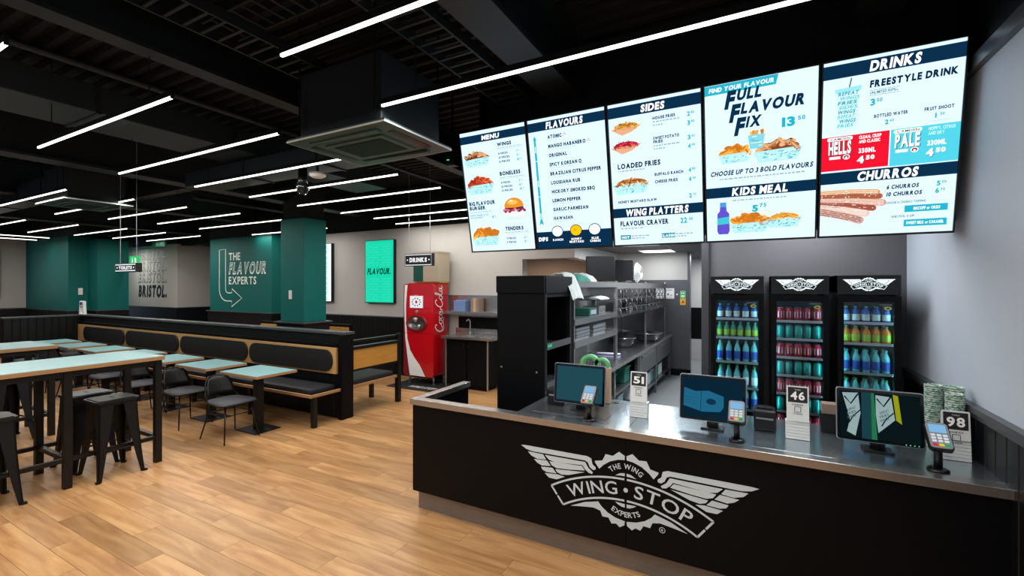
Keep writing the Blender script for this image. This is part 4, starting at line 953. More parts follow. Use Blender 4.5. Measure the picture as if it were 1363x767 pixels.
# ================================================================== KITCHEN
t = thing('kitchen_worktop', 'long stainless steel kitchen worktop running back to the dark steel wall', 'worktop', (-1.53, 5.2, 0))
by = lambda a, b, c, d, e, f, bv=0: MB().box(a+1.53, b+1.53, c-5.2, d-5.2, e, f, bv)
by(-2.3, -1.53, 4.25, 9.9, .865, .90, .003).build('top', 'steel_dark', t, 'dark reflecting steel top'); by(-1.535, -1.515, 4.25, 9.9, .86, .903).build('front_edge', 'steel', t, 'bright steel front edge')
for y in (4.3, 5.6, 6.9, 8.3, 9.85):
    by(-1.6, -1.55, y-.02, y+.03, 0, .86).build('leg', 'steel_dark', t); by(-2.28, -2.23, y-.02, y+.03, 0, .86).build('leg', 'steel_dark', t)
for z in (.18, .5): by(-2.25, -1.56, 4.3, 9.85, z, z+.03).build('undershelf', 'steel_dark', t)
by(-2.3, -2.27, 4.25, 9.9, .1, .86).build('back_panel', 'steel_dark', t)
for y0, y1 in ((6.95, 8.25), (8.35, 9.8)):
    d = by(-1.57, -1.545, y0, y1, .52, .84).build('drawer', 'steel_dark', t); by(-1.54, -1.525, y0+.2, y1-.2, .78, .80).build('handle', 'steel', d)
R = random.Random(3)
for i in range(12):
    y = 5.0+i*.37; z = .21 if i % 2 else .53
    if y > 6.8 and z > .5: z = .21
    t = thing('food_tub', '%s tub on the shelf under the kitchen worktop, %s from the near end' % (('translucent', 'green lidded', 'white')[i % 3], ORD[i]), 'tub', (-1.75, y, z), 0, 'tubs under the kitchen worktop')
    MB().box(-.14, .14, -.14, .14, 0, .2, .015).build('body', ('bottle_clear', 'cloth_green', 'white_plastic')[i % 3], t); MB().box(-.15, .15, -.15, .15, .2, .215, .004).build('lid', ('white_plastic', 'green_tape', 'grey_plastic')[i % 3], t)
# steel rack over the worktop
t = thing('steel_rack', 'stainless steel shelf rack over the near end of the kitchen worktop', 'rack', (-1.83, 4.4, 0))
for y in (4.4, 5.98, 7.9, 9.7):
    for x in (0, .2): pass
for y in (.0, 1.58):
    for x in (.18, -.22): MB().box(x-.015, x+.015, y-.015, y+.015, .9, 1.97).build('upright', 'steel', t)
for z, m_ in ((1.93, 'steel'), (1.535, 'steel'), (1.30, 'steel')):
    s_ = MB().box(-.24, .2, 0, 1.6, z, z+.015).build('shelf', m_, t); MB().box(.19, .205, -.01, 1.6, z-.045, z+.02).build('shelf_lip', 'steel', s_)
for z0, z1 in ((.93, 1.28), (1.34, 1.5), (1.58, 1.75), (1.77, 1.9)): MB().box(-.235, -.215, .02, .62, z0, z1, .004).build('green_board', 'green_dark', t)
MB().box(-.22, -.20, .64, 1.56, .93, 1.9).build('backplate', 'wall_white', t)
t = thing('hook_rack', 'steel rack with rows of hanging hooks over the far part of the kitchen worktop', 'rack', (-1.83, 6.0, 0))
for y in (.03, 1.9, 3.8):
    for x in (.18, -.22): MB().box(x-.015, x+.015, y-.015, y+.015, .9, 1.97).build('upright', 'steel', t)
MB().box(-.24, .2, 0, 3.85, 1.93, 1.95).build('shelf', 'steel', t); MB().box(-.24, .2, 0, 3.85, 1.47, 1.5).build('shelf', 'steel_dark', t)
MB().box(.185, .2, 0, 3.85, 1.86, 1.93).build('shelf_lip', 'steel', t); MB().box(-.23, -.215, .02, 3.8, .9, 1.93).build('backplate', 'steel_dark', t)
hk = None
for r in range(3):
    MB().box(.17, .18, .03, 3.8, 1.84-.13*r, 1.85-.13*r).build('hook_rail', 'steel', t)
    for i in range(12):
        if hk is None: hk = MB().tube([(0, 0, .0), (.03, 0, -.02), (.035, 0, -.07), (.015, .01, -.10), (-.01, .02, -.085)], [.006, .006, .009, .011, .005], 6).mesh('hook', 'steel_dark')
        o = bpy.data.objects.new('hook', hk); COL.objects.link(o); o.parent = t; o.location = (.18, .16+i*.32, 1.845-.13*r)
# things on racks
def trays(n, x, y, z, a, b, h, label, m_='alu', grp='steel pans stacked on the rack'):
    for i in range(n):
        t = thing('food_pan', label % ORD[i], 'pan', (x+.006*(i % 2), y+.01*(i % 3), z+i*h), 0, grp)
        MB().box(-a, a, -b, b, 0, h*.8, .004).build('body', m_, t); MB().box(-a-.01, a+.01, -b-.01, b+.01, h*.8, h*.95).build('rim', 'steel', t)
trays(4, -1.82, 4.75, 1.316, .15, .22, .035, 'flat steel pan on the lowest near shelf of the rack, %s from the bottom')
trays(3, -1.82, 5.35, 1.316, .15, .24, .045, 'deeper steel pan beside the flat ones, %s from the bottom', 'alu', 'deep steel pans on the rack')
t = thing('storage_box', 'dark green box on the middle shelf of the steel rack', 'box', (-1.80, 5.15, 1.55)); MB().box(-.12, .12, -.14, .14, 0, .09, .006).build('body', 'green_dark', t); MB().box(.12, .125, -.1, .1, .02, .07).build('front_label', 'grey_plastic', t)
t = thing('scales', 'steel weighing scales with a cloth on top, middle shelf of the rack', 'scales', (-1.80, 5.55, 1.55)); MB().box(-.11, .11, -.13, .13, 0, .1, .01).build('body', 'steel', t); MB().bar((0, 0, .1), (0, 0, .17), .05).build('column', 'steel', t); MB().box(-.14, .14, -.18, .18, .17, .185, .005).build('platform', 'steel', t)
def crumple(name, label, cat, loc, sx, sy, sz, m_, seed, drape=0):
    R = random.Random(seed); n = 11; vs = []; fs = []
    for i in range(n):
        for j in range(n):
            u, v = i/(n-1)*2-1, j/(n-1)*2-1; e = max(0, 1-(abs(u)**3+abs(v)**3)*.5)
            vs.append((u*sx*(1+R.uniform(-.08, .08)), v*sy*(1+R.uniform(-.08, .08)), sz*e*R.uniform(.45, 1)-(drape*max(0, u-.2) if drape else 0)+.004))
    for i in range(n-1):
        for j in range(n-1): fs.append((i*n+j, (i+1)*n+j, (i+1)*n+j+1, i*n+j+1))
    k = len(vs); rim = [i*n for i in range(n)]+[(n-1)*n+j for j in range(1, n)]+[i*n+n-1 for i in range(n-2, -1, -1)]+[j for j in range(n-2, 0, -1)]
    if not drape:
        for a in rim: vs.append((vs[a][0]*.96, vs[a][1]*.96, 0))
        m = len(rim)
        for a in range(m): b = (a+1) % m; fs.append((rim[b], rim[a], k+a, k+b))
        fs.append(tuple(range(k, k+m)))
    mb = MB().add(vs, fs, True); o = mb.build(name, m_); o.location = loc
    if drape: md = o.modifiers.new('s', 'SOLIDIFY'); md.thickness = .006
    md = o.modifiers.new('b', 'SUBSURF'); md.levels = 1; md.render_levels = 1
    return tag(o, label, cat)
crumple('cleaning_cloth', 'grey white cloth hanging over the corner of the tall black shelf unit', 'cloth', (-1.66, 4.25, 1.99), .13, .16, .06, 'cloth', 1, .30)
crumple('cloth_bundle', 'green and white cloth bundle on top of the steel rack, nearer one', 'cloth', (-1.8, 4.75, 1.945), .16, .22, .11, 'cloth_green', 2)
crumple('cloth_bundle', 'pale bundle of bags on top of the steel rack behind the green one', 'cloth', (-1.85, 5.2, 1.945), .15, .2, .13, 'cloth', 3)
crumple('cloth_bundle', 'crumpled white cloth on the weighing scales', 'cloth', (-1.8, 5.55, 1.736), .15, .2, .05, 'cloth', 5)
for nm, y, dz in (('nearer', 5.75, 0), ('farther', 6.75, 0)):
    t = thing('kitchen_display', 'black kitchen display on top of the steel rack, %s one' % nm, 'monitor', (-1.78, y, 1.952 if y > 6 else 1.947), .5 if nm == 'nearer' else .2); t.rotation_euler.y = .0
    MB().box(-.19, .19, -.02, .02, .02, .34, .01).build('panel', 'black_plastic', t); MB().box(-.1, .1, .02, .07, .08, .25, .01).build('rear_housing', 'black_plastic', t); MB().box(-.08, .08, -.06, .09, 0, .012).bar((0, .03, 0), (0, .03, .1), .03).build('stand', 'black_plastic', t)
t = thing('hose_coil', 'coiled pale hose at the far end of the rack top', 'hose', (-1.72, 7.8, 1.952))
for k in range(4): MB().tube([(.0+.02*k-.05, (.17-.02*k)*math.cos(a*PI/10), .17+(.16-.02*k)*math.sin(a*PI/10)) for a in range(21)], .011).build('loop', 'cloth', t)
def bowl(x, y, z, r, h, label, mt='steel'):
    t = thing('steel_bowl', label, 'bowl', (x, y, z)); MB().lathe([(r*.5, 0), (r*.8, h*.4), (r, h), (r*1.06, h), (r*1.06, h-.012), (r*.97, h-.012), (r*.75, h*.35), (r*.45, .012)], 28).build('body', mt, t); return t
bowl(-1.74, 8.4, .90, .27, .16, 'large shiny steel bowl at the far end of the kitchen worktop'); bowl(-1.9, 7.35, .90, .2, .17, 'smaller steel bowl left of the large one on the kitchen worktop')
t = thing('saucepan', 'steel saucepan on the shelf edge above the small bowl', 'saucepan', (-1.85, 7.6, 1.5)); MB().lathe([(.1, 0), (.11, .01), (.11, .12), (.115, .125), (.1, .12), (.09, .01)], 20).build('body', 'steel', t); MB().bar((.1, 0, .1), (.3, .06, .12), .02).build('handle', 'black_metal', t)
t = thing('film_box', 'purple and white carton lying on the kitchen worktop', 'box', (-1.83, 6.3, .90), .1); MB().box(-.16, .16, -.05, .05, 0, .05, .004).build('body', 'white_plastic', t); MB().box(-.161, .161, -.051, .051, .02, .04).build('band', 'purple', t, 'purple band')
# notices on the steel lining
t = thing('wall_notice', 'white notice with red pictures on the dark steel kitchen wall', 'poster', (-1.90, 10.135, 1.63)); MB().box(0, .38, -.0, .006, 0, .22).build('sheet', 'white_plastic', t)
p = Print((0, -.001, 0), (1, 0, 0), (0, 0, 1), (0, -1, 0)); R = random.Random(5)
p.text('WASH YOUR HANDS', .03, .17, .028, .32, '#556', 1, down=False)
for i in range(5): p.ell(.06+i*.065, .07+.02*(i % 2), .025, .02, R.choice(['#b03030', '#d0a0a0', '#806060']), 1, R.random())
p.rect(.03, .02, .35, .028, '#889', 1); p.build('print', 'print_matte', t)
t = thing('safety_sign', 'small green and yellow safety sign on the dark steel kitchen wall', 'sign', (-1.40, 10.135, 1.5)); MB().box(0, .11, 0, .005, .14, .3).build('green_plate', 'green_tape', t); MB().box(0, .11, 0, .005, 0, .135).build('yellow_plate', 'yellow', t)
p = Print((0, -.001, 0), (1, 0, 0), (0, 0, 1), (0, -1, 0)); p.poly([(.055, .12), (.1, .03), (.01, .03)], '#d08010', 1); p.ell(.03, .25, .012, .012, '#fff', 1); p.ell(.075, .25, .012, .012, '#fff', 1); p.rect(.02, .17, .09, .2, '#e8fff0', 1); p.ell(.06, .06, .02, .02, '#b02020', 2); p.build('print', 'print_matte', t)
t = thing('socket_plate', 'small white socket label near the top left of the steel wall', 'socket', (-2.06, 10.135, 1.90)); MB().box(0, .09, 0, .01, 0, .05, .003).build('plate', 'white_plastic', t)

# ================================================================== SINK UNIT
t = thing('sink_unit', 'black sink cupboard with steel top right of the red soda machine', 'cabinet', (-4.65, 6.88, 0))
bz = lambda a, b, c, d, e, f, bv=0: MB().box(a+4.65, b+4.65, c-6.88, d-6.88, e, f, bv)
bz(-5.12, -4.2, 6.92, 7.32, .07, .92).build('body', 'black_board', t)
for i in range(2):
    d = bz(-5.09+.45*i, -4.66+.45*i, 6.9, 6.918, .1, .90, .002).build('door', 'black_board', t); bz(-4.72+.1*i, -4.69+.1*i, 6.885, 6.9, .78, .82, .003).build('knob', 'black_metal', d)
bz(-5.125, -5.105, 6.895, 6.92, .03, .92).build('edge_trim', 'alu', t, 'silver edge trim'); bz(-4.215, -4.195, 6.895, 6.92, .03, .92).build('edge_trim', 'alu', t, 'silver edge trim')
bz(-5.05, -4.25, 6.95, 7.3, 0, .07).build('plinth', 'black_board', t)
bz(-5.17, -4.07, 6.82, 7.37, .925, .97, .004).build('worktop', 'steel', t); bz(-4.8, -4.5, 6.92, 7.2, .9705, .974).build('basin_rim', 'alu', t); bz(-4.40, -4.14, 6.92, 7.2, .9705, .974).build('basin_rim', 'alu', t)
MB().tube([(-.16, .38, .09+.88), (-.16, .38, 1.22), (-.16, .33, 1.27), (-.16, .26, 1.24)], .012).lathe([(.03, 0), (.02, .05), (.012, .06)], 12, (-.16, .38, .97)).build('tap', 'alu', t)
bz(-5.2, -4.07, 7.34, 7.375, .97, 1.08).build('upstand', 'steel', t)
t = thing('steel_wall_shelf', 'steel wall shelf with tall back plate above the sink', 'shelf', (-4.65, 7.2, 1.36))
MB().box(-.75, .62, -.16, .17, 0, .06, .003).build('shelf', 'steel', t); MB().box(-.75, .62, .155, .17, .06, .36).build('backplate', 'steel', t); MB().box(-.76, -.745, -.16, .17, .0, .34).build('end_plate', 'steel', t)
t = thing('napkin_box', 'pale blue box on the steel wall shelf above the sink', 'box', (-4.93, 7.16, 1.42)); MB().box(-.13, .13, -.09, .09, 0, .2, .008).build('body', 'blue_box', t); MB().box(-.1, .1, -.06, .06, .2, .215).build('lid', 'blue_box', t)
t = thing('box_carton', 'brown red carton on the steel wall shelf right of the blue box', 'box', (-4.62, 7.2, 1.42)); MB().box(-.09, .09, -.08, .1, 0, .25, .004).build('body', 'wall_brown', t); MB().box(-.03, .03, -.083, -.08, 0, .25).build('tape', 'cardboard', t)
MB().box(-5.15, -4.1, 7.36, 7.379, .97, 1.30).build('splash_panel', 'black_board', wb)

# ================================================================== RED SODA MACHINE
cx0, cx1, cy0, cy1 = -6.06, -5.335, 6.8, 7.3
t = thing('soda_machine', 'tall red soda dispenser with a white swoosh and round dispensing window', 'drinks machine', ((cx0+cx1)/2, cy0, 0)); hw = (cx1-cx0)/2
MB().box(-hw+.01, hw-.012, .06, .48, .18, 1.93, .03).build('cabinet', 'red_gloss', t)
fm = MB(); fm.prism(rounded(-hw, hw, .165, 1.94, .05, 5), (0, .06, 0), (1, 0, 0), (0, 0, 1), .06); fm.build('front_shell', 'red_gloss', t)
MB().box(-hw+.01, hw-.0, .12, .48, 1.72, 1.96, .02).build('hood', 'red_gloss', t)
for sx in (-1, 1):
    for y in (.1, .42): MB().tube([(sx*(hw-.07), y, 0), (sx*(hw-.07), y, .2)], .02, 8).lathe([(.03, 0), (.03, .012)], 10, (sx*(hw-.07), y, 0)).build('leg', 'alu', t)
p = Print((0, -.0012, 0), (1, 0, 0), (0, 0, 1), (0, -1, 0)); X = -5.6975
ln = [(-6.03, 1.92), (-6.045, 1.53), (-6.035, 1.26), (-6.018, .88), (-5.96, .5), (-5.905, .172)]; rn = [(-5.525, .172), (-5.653, .377), (-5.79, .52), (-5.895, .66), (-5.965, .88), (-6.0, 1.26), (-6.0, 1.53), (-5.96, 1.92)]
p.poly([(x-X, z) for x, z in ln+rn], '#eef4f6', 1); p.poly([(-6.055-X, 1.8), (-6.045-X, 1.53), (-6.035-X, 1.26), (-6.018-X, .88), (-5.96-X, .5), (-5.905-X, .172), (-6.03-X, .172), (-6.055-X, .4)], '#7c0d22', 1)
p.build('swoosh', 'print_matte', t, 'white swoosh with a dark red side')
MB().box(-5.895-X, -5.575-X, -.012, .0, 1.475, 1.71, .004).build('touch_panel', 'white_plastic', t)
p = Print((-5.735-X, -.0125, 1.592), (1, 0, 0), (0, 0, 1), (0, -1, 0)); R = random.Random(2); p.rect(-.15, -.11, .15, .11, '#e6eef0', 0)
p.ell(0, 0, .03, .03, '#c03040', 1)
for i in range(10): a = i*PI/5; p.ell(.1*math.cos(a), .07*math.sin(a), .018, .014, R.choice(['#2a5a4a', '#c03030', '#555', '#e0a020', '#3a5a90']), 1)
p.text('DRINK', -.05, .125, .012, .1, '#d8b0b4', 1, down=False); p.build('display', 'print_glow', t)
dsc = MB().lathe([(.0, 0), (.19, 0), (.235, -.03), (.26, -.012), (.26, .0)], 32, caps=False)
dsc.v = [(v[0]+(-5.73-X), v[2]-.004, v[1]*.62+1.18) for v in dsc.v]; dsc.build('window_rim', 'red_dark', t, 'dark red oval rim')
w_ = MB().lathe([(0, .0), (.2, 0), (.21, -.02)], 28, caps=False); w_.v = [(v[0]+(-5.73-X), v[2]-.006, v[1]*.62+1.18) for v in w_.v]; w_.build('dispensing_bay', 'steel_dark', t, 'grey oval dispensing bay')
MB().tube([(-5.73-X, -.03, 1.29), (-5.73-X, -.04, 1.2)], [.05, .02], 12).tube([(-5.66-X, -.02, 1.1), (-5.66-X, -.025, 1.16)], .03, 10).build('nozzle', 'alu', t)
MB().lathe([(.03, 0), (.03, .01), (.02, .012)], 16).build('button', 'alu', t).matrix_world = Matrix.Translation((0, 0, 0)); b_ = TREE(t)[-1]
for o in TREE(t):
    if o.name.startswith('button'): o.matrix_local = Matrix.Translation((-5.73-X, -.002, 1.405)) @ Matrix.Rotation(PI/2, 4, 'X')
MB().box(-hw+.03, hw-.03, -.004, .0, .985, .992).build('door_joint', 'red_dark', t)
# script lettering up the side: strokes of a looping hand
def stroke(p, pts, w_, col, lay): 
    out = []
    for i in range(len(pts)-1):
        p0 = pts[max(i-1, 0)]; p1 = pts[i]; p2 = pts[i+1]; p3 = pts[min(i+2, len(pts)-1)]
        for k in range(5):
            f = k/5; out.append(tuple(.5*((2*p1[j])+(-p0[j]+p2[j])*f+(2*p0[j]-5*p1[j]+4*p2[j]-p3[j])*f*f+(-p0[j]+3*p1[j]-3*p2[j]+p3[j])*f**3) for j in (0, 1)))
    out.append(pts[-1]); p.line(out, w_, col, lay)
p = Print((hw+.0012, .20, 1.02), (0, 0, 1), (0, -1, 0), (1, 0, 0)); W_ = '#f3f3f3'; k = .082
def S(pts, ox, w_=.16): stroke(p, [((x+ox)*k, -(y-1)*k+.0) for x, y in pts], w_*k, W_, 1)
p.vv = Vector((0, 1, 0))
Cc = [(1.6, 2.1), (1.7, 2.5), (1.2, 2.7), (.5, 2.1), (.1, 1.1), (.2, .3), (.8, 0), (1.5, .4), (2.0, 1.0)]
oo = [(.9, 1.2), (.5, 1.2), (.25, .7), (.35, .15), (.75, .05), (1.05, .5), (1.0, 1.0), (.8, 1.25), (1.1, 1.2), (1.5, 1.3)]
cc = [(.95, 1.05), (.7, 1.25), (.3, .8), (.3, .2), (.7, .05), (1.2, .5)]
aa = [(.9, 1.1), (.55, 1.2), (.25, .7), (.35, .1), (.7, .3), (1.0, 1.2), (.95, .3), (1.15, .05), (1.6, .5)]
ll = [(0, .4), (.5, 1.4), (.75, 2.6), (.5, 2.8), (.3, 1.8), (.35, .4), (.6, .05), (1.1, .5)]
def put(): 
    x = 0
    for g_, adv in ((Cc, 1.7), (oo, 1.1), (cc, .95), (aa, 1.25), ([(0, .7), (.7, .8)], .75), (Cc, 1.6), (oo, 1.05), (ll, .85), (aa, 1.2)):
        S(g_, x, .2 if g_ is Cc else .17); x += adv
put(); stroke(p, [(.1*k, .9*k), (.6*k, 1.5*k), (2.2*k, 1.3*k), (3.4*k, 1.6*k)], .13*k, W_, 1)
p.build('script_logo', 'print_matte', t, 'white script lettering')
t = thing('carton_box', 'beige cardboard box with a green end on top of the red soda machine', 'box', (-5.6, 7.05, 1.96)); MB().box(-.3, .30, -.15, .22, .02, .58, .006).build('body', 'beige_box', t); MB().box(-.295, -.06, -.156, -.15, .03, .33).build('green_panel', 'green_dark', t, 'green front patch'); MB().box(-.31, .31, -.16, .23, .57, .6).build('lid', 'beige_box', t); MB().box(-.29, .29, -.1, .2, 0, .02).build('base_tray', 'yellow', t)
t = thing('floor_mat', 'black floor mat with white script in front of the red soda machine', 'mat', (-5.62, 6.85, .0005)); MB().prism(rounded(-.55, .52, -.43, .43, .03, 4), (0, 0, 0), (1, 0, 0), (0, 1, 0), .008).build('pile', 'mat_black', t)
p = Print((-.15, -.28, .009), (1, 0, 0), (0, 1, 0), (0, 0, 1)); p.text('WING STOP', 0, 0, .12, .6, '#e8e8e8', 1, down=False, shear=.3, bold=.03); p.build('lettering', 'print_matte', t, 'white lettering')

# ================================================================== HANGING SIGNS
def hang_sign(cx, y, z, w_, h, text, label, side=0):
    t = thing('hanging_sign', label, 'sign', (cx, y, z)); MB().box(-w_/2, w_/2, 0, .07, -h/2, h/2, .006).build('box', 'black_plastic', t)
    p = Print((0, -.0012, 0), (1, 0, 0), (0, 0, 1), (0, -1, 0)); a, b = w_/2-.02, h/2-.02
    p.line([(-a, -b), (a, -b), (a, b), (-a, b)], .014, '#eef6fa', 1, True); p.text(text, 0, -h*.16, h*.34, w_*.62, '#ffffff', 1, down=False, bold=.05, center=True)
    for s in (-1, 1): p.ell(s*(a-.05), 0, .014, .014, '#ffffff', 1, 0, 8)
    p.build('lettering', 'print_glow', t, 'lit white lettering and border')
    for s in (-1, 1): MB().bar((s*w_*.38, .035, h/2), (s*w_*.38, .035, CZ-z), .006).build('suspension_wire', 'alu', t)
hang_sign(-5.28, 6.3, 2.365, .63, .22, 'DRINKS', 'hanging black sign reading DRINKS above the red soda machine')
hang_sign(-7.72, 3.0, 2.155, .62, .125, 'TOILETS', 'hanging black sign reading TOILETS before the lettered grey block')
t = thing('exit_sign', 'green emergency exit sign behind the toilets sign', 'sign', (-15.2, 6.1, 2.45)); MB().box(-.25, .25, 0, .04, -.0, .28, .006).build('box', 'green_sign', t)
p = Print((0, -.0012, 0), (1, 0, 0), (0, 0, 1), (0, -1, 0)); p.ell(-.08, .21, .025, .025, '#eafff0', 1); p.poly([(-.12, .17), (-.04, .17), (-.06, .05), (-.12, .03)], '#eafff0', 1); p.rect(.04, .04, .16, .23, '#eafff0', 1); p.build('pictogram', 'print_glow', t)
for s in (-.2, .2): MB().bar((s, .02, .28), (s, .02, 1.56), .006).build('suspension_wire', 'black_metal', t)
t = thing('exit_sign', 'dim green exit sign high up near the ceiling before the grey block', 'sign', (-14.8, 6.5, 3.0)); MB().box(-.35, .35, 0, .05, 0, .17, .006).build('box', 'green_dark', t)
p = Print((0, -.0012, 0), (1, 0, 0), (0, 0, 1), (0, -1, 0)); p.ell(-.05, .085, .05, .05, '#3f8a5c', 1); p.rect(.1, .07, .24, .1, '#3f8a5c', 1); p.rect(.155, .03, .185, .14, '#3f8a5c', 1); p.build('pictogram', 'print_matte', t); MB().bar((0, .02, .17), (0, .02, 1.0), .01).build('hanger_rod', 'black_metal', t)

# ================================================================== WALL LETTERING AND LIGHT BOXES
def Wp(x, y, z): return Print((x, y, z), (1, 0, 0), (0, 0, 1), (0, -1, 0), .001)
p = Wp(0, 6.898, 0)
def outline_text(p, t_, u, v, h, w_, col, bg):
    p.text(t_, u, v, h, w_, col, 1, down=False, shear=.18, bold=.07, track=.16); gs, ww = layout(t_, h, w_, .18, .07, .16)
    H = max(v_[1] for v_ in glyph('H', .02)[0]); x = 0
    inner, w2 = layout(t_, h*.86, None, .18, -.005, .1)
    for (vs, fs, gx, gw), (v2, f2, gx2, gw2) in zip(gs, inner):
        sc_ = gw*.78/max(gw2, 1e-6) if gw2 else 1
        p.pts([(u+gx+gw*.11+(a-gx2-.18*b)*sc_+.18*b+.18*h*.07, v+b+h*.07) for a, b in v2], f2, bg, 2)
TL = '#dff0ec'
p.text('THE', -12.087, 2.57, .19, .5, TL, 1, down=False); outline_text(p, 'FLAVOUR', -12.087, 2.22, .29, 1.56, TL, '#025f5b'); p.text('EXPERTS', -12.087, 1.95, .19, 1.17, TL, 1, down=False)
ar = [(-12.512, 2.85), (-12.512, 1.809)]+[(-12.19-.322*math.cos(a), 1.809-.3*math.sin(a)) for a in (.4, .8, 1.2, PI/2)]+[(-11.955, 1.509), (-11.962, 1.362), (-11.517, 1.591), (-11.945, 1.828), (-11.955, 1.72), (-12.12, 1.72)]+[(-12.12-.11*math.sin(a), 1.83-.11*math.cos(a)) for a in (.5, 1, PI/2)]+[(-12.231, 2.863)]
p.line(ar, .028, TL, 1, True); p.build('wall_lettering', 'print_matte', wt, 'white arrow and lettering')
p = Wp(0, 7.268, 0)
p.text('BRISTOL.', -17.79, 1.57, .36, 1.78, '#14161a', 1, down=False, shear=.12, bold=.05)
for i in range(3):
    z = 2.02+i*.37; p.text('BRISTOL.', -17.79, z, .34, 1.78, ('#6b6b6b', '#828280', '#8c8c8a')[i], 1, down=False, shear=.12, bold=.07); p.text('BRISTOL.', -17.775, z+.02, .30, 1.75, '#b9b7b4', 2, down=False, shear=.12, bold=-.0)
p.build('wall_lettering', 'print_matte', wg, 'black city name under three outlined ones')
def lightbox(x0, x1, z0, z1, y, label, glow, fn):
    t = thing('light_box', label, 'poster', (x0, y, z0)); w_, h = x1-x0, z1-z0
    MB().box(0, w_, -.08, 0, 0, h).build('box', 'black_plastic', t); MB().box(.015, w_-.015, -.084, -.08, .015, h-.015).build('panel', glow, t)
    p = Print((0, -.0852, 0), (1, 0, 0), (0, 0, 1), (0, -1, 0)); fn(p, w_, h); p.build('print', 'print_glow', t)
def f1(p, w_, h):
    R = random.Random(1)
    for i in range(22):
        z = .05+i*(h-.1)/22
        if abs(z+.03-h*.5) < .09: continue
        p.text(('FLAVOUR.' if i % 2 else 'WINGS. SIDES.'), .04, z, .035, w_-.08, '#3fe0bb', 1, down=False, shear=.15)
    p.text('FLAVOUR.', .07, h*.5-.055, .125, w_-.15, '#0c2b28', 2, down=False, shear=.2, bold=.035, track=.07)
def f2(p, w_, h):
    for i in range(11): p.text(('SIDES', 'REPEAT', 'WINGS', 'FRIES')[i % 4], w_*.35, .04+i*(h-.06)/11, .085, w_*.5, '#58c9c0', 1, down=False, bold=.02)
lightbox(-7.62, -6.78, 1.53, 2.9, 7.38, 'glowing teal light box reading FLAVOUR on the back wall', 'teal_glow', f1)
lightbox(-9.55, -8.7, 1.53, 2.9, 7.38, 'white light box with teal words half hidden by the teal column', 'white_glow', f2)
t = thing('light_box', 'dark edge of a wall frame at the far left of the picture', 'poster', (-19.34, 3.7, 1.54)); MB().box(0, .08, 0, .83, 0, 1.4).build('box', 'black_plastic', t); MB().box(.08, .084, .02, .81, .02, 1.38).build('panel', 'white_glow', t)

# ================================================================== BANQUETTE AND PARTITIONS
PX0, PX1, PY = -13.85, -5.135, 4.55
pt = thing('banquette_partition', 'long low black panelled partition with a grey cap behind the bench', 'partition', (PX1, PY, 0))
q = lambda mb: L_(mb, PX1, PY)
q(MB().box(PX0, PX1-.05, PY, PY+.13, 0, 1.205)).build('core', 'black_paint', pt)
q(MB().box(PX1-.085, PX1, PY-.06, PY+.15, 0, 1.205, .012)).build('end_post', 'black_board', pt)
q(MB().box(PX0-.12, PX1+.015, PY-.03, PY+.16, 1.205, 1.24, .004)).build('cap', 'cap_grey', pt, 'grey cap')
q(MB().box(PX0, PX1-.085, PY-.075, PY, 1.045, 1.075, .003)).build('ledge', 'black_board', pt)
q(MB().box(PX0-.12, PX0, 3.3, PY+.13, 0, 1.205)).build('core', 'black_paint', pt)
q(MB().box(PX0-.15, PX0+.03, 3.28, PY-.03, 1.205, 1.24, .004)).build('cap', 'cap_grey', pt, 'grey cap')
def pboards(p0, p1, z0, z1, nrm, width=.12):
    a = len(COL.objects); boards(pt, p0, p1, z0, z1, nrm, width)
pre = set(bpy.data.objects)
boards(pt, (PX0, PY), (PX1-.09, PY), 0, 1.04, (0, -1), .125); boards(pt, (PX0, 3.3), (PX0, PY-.02), 0, 1.2, (1, 0), .12)
for o in set(bpy.data.objects)-pre: o.location = o.location-Vector((PX1, PY, 0))
bt = thing('banquette_bench', 'long bench with plywood backrest and black stadium shaped back pads', 'bench', (-9.5, 4.25, 0))
q = lambda mb: L_(mb, -9.5, 4.25)
q(MB().box(PX0+.03, -5.24, 4.475, 4.51, .645, 1.02, .004)).build('backrest', 'ply_face', bt)
for x0, x1 in ((-7.23, -5.30), (-9.33, -7.30), (-11.44, -9.42), (-13.45, -11.53)):
    m_ = MB(); m_.prism(rounded(x0, x1, .675, .985, .15, 8), (0, 4.475, 0), (1, 0, 0), (0, 0, 1), .03); q(m_).build('back_pad', 'pad_black', bt, 'black stadium shaped back pad')
q(MB().box(PX0+.03, -5.16, 4.0, 4.03, .41, .45, .006).box(-5.19, -5.16, 4.03, 4.53, .41, .45, .006)).build('seat_edge', 'ply_edge', bt, 'pale wood seat edge')
q(MB().box(PX0+.03, -5.19, 4.03, 4.53, .395, .43)).build('seat_board', 'black_board', bt)
n = 7; xs = [PX0+.05+(8.55)*i/n for i in range(n+1)]
for i in range(n): q(MB().box(xs[i]+.004, xs[i+1]-.004, 4.05, 4.47, .43, .505, .02)).build('seat_cushion', 'cushion', bt)
for x in (-5.2, -6.59, -8.13, -9.7, -11.3, -12.9): q(MB().box(x-.03, x+.03, 4.05, 4.11, 0, .40)).build('leg', 'black_metal', bt)
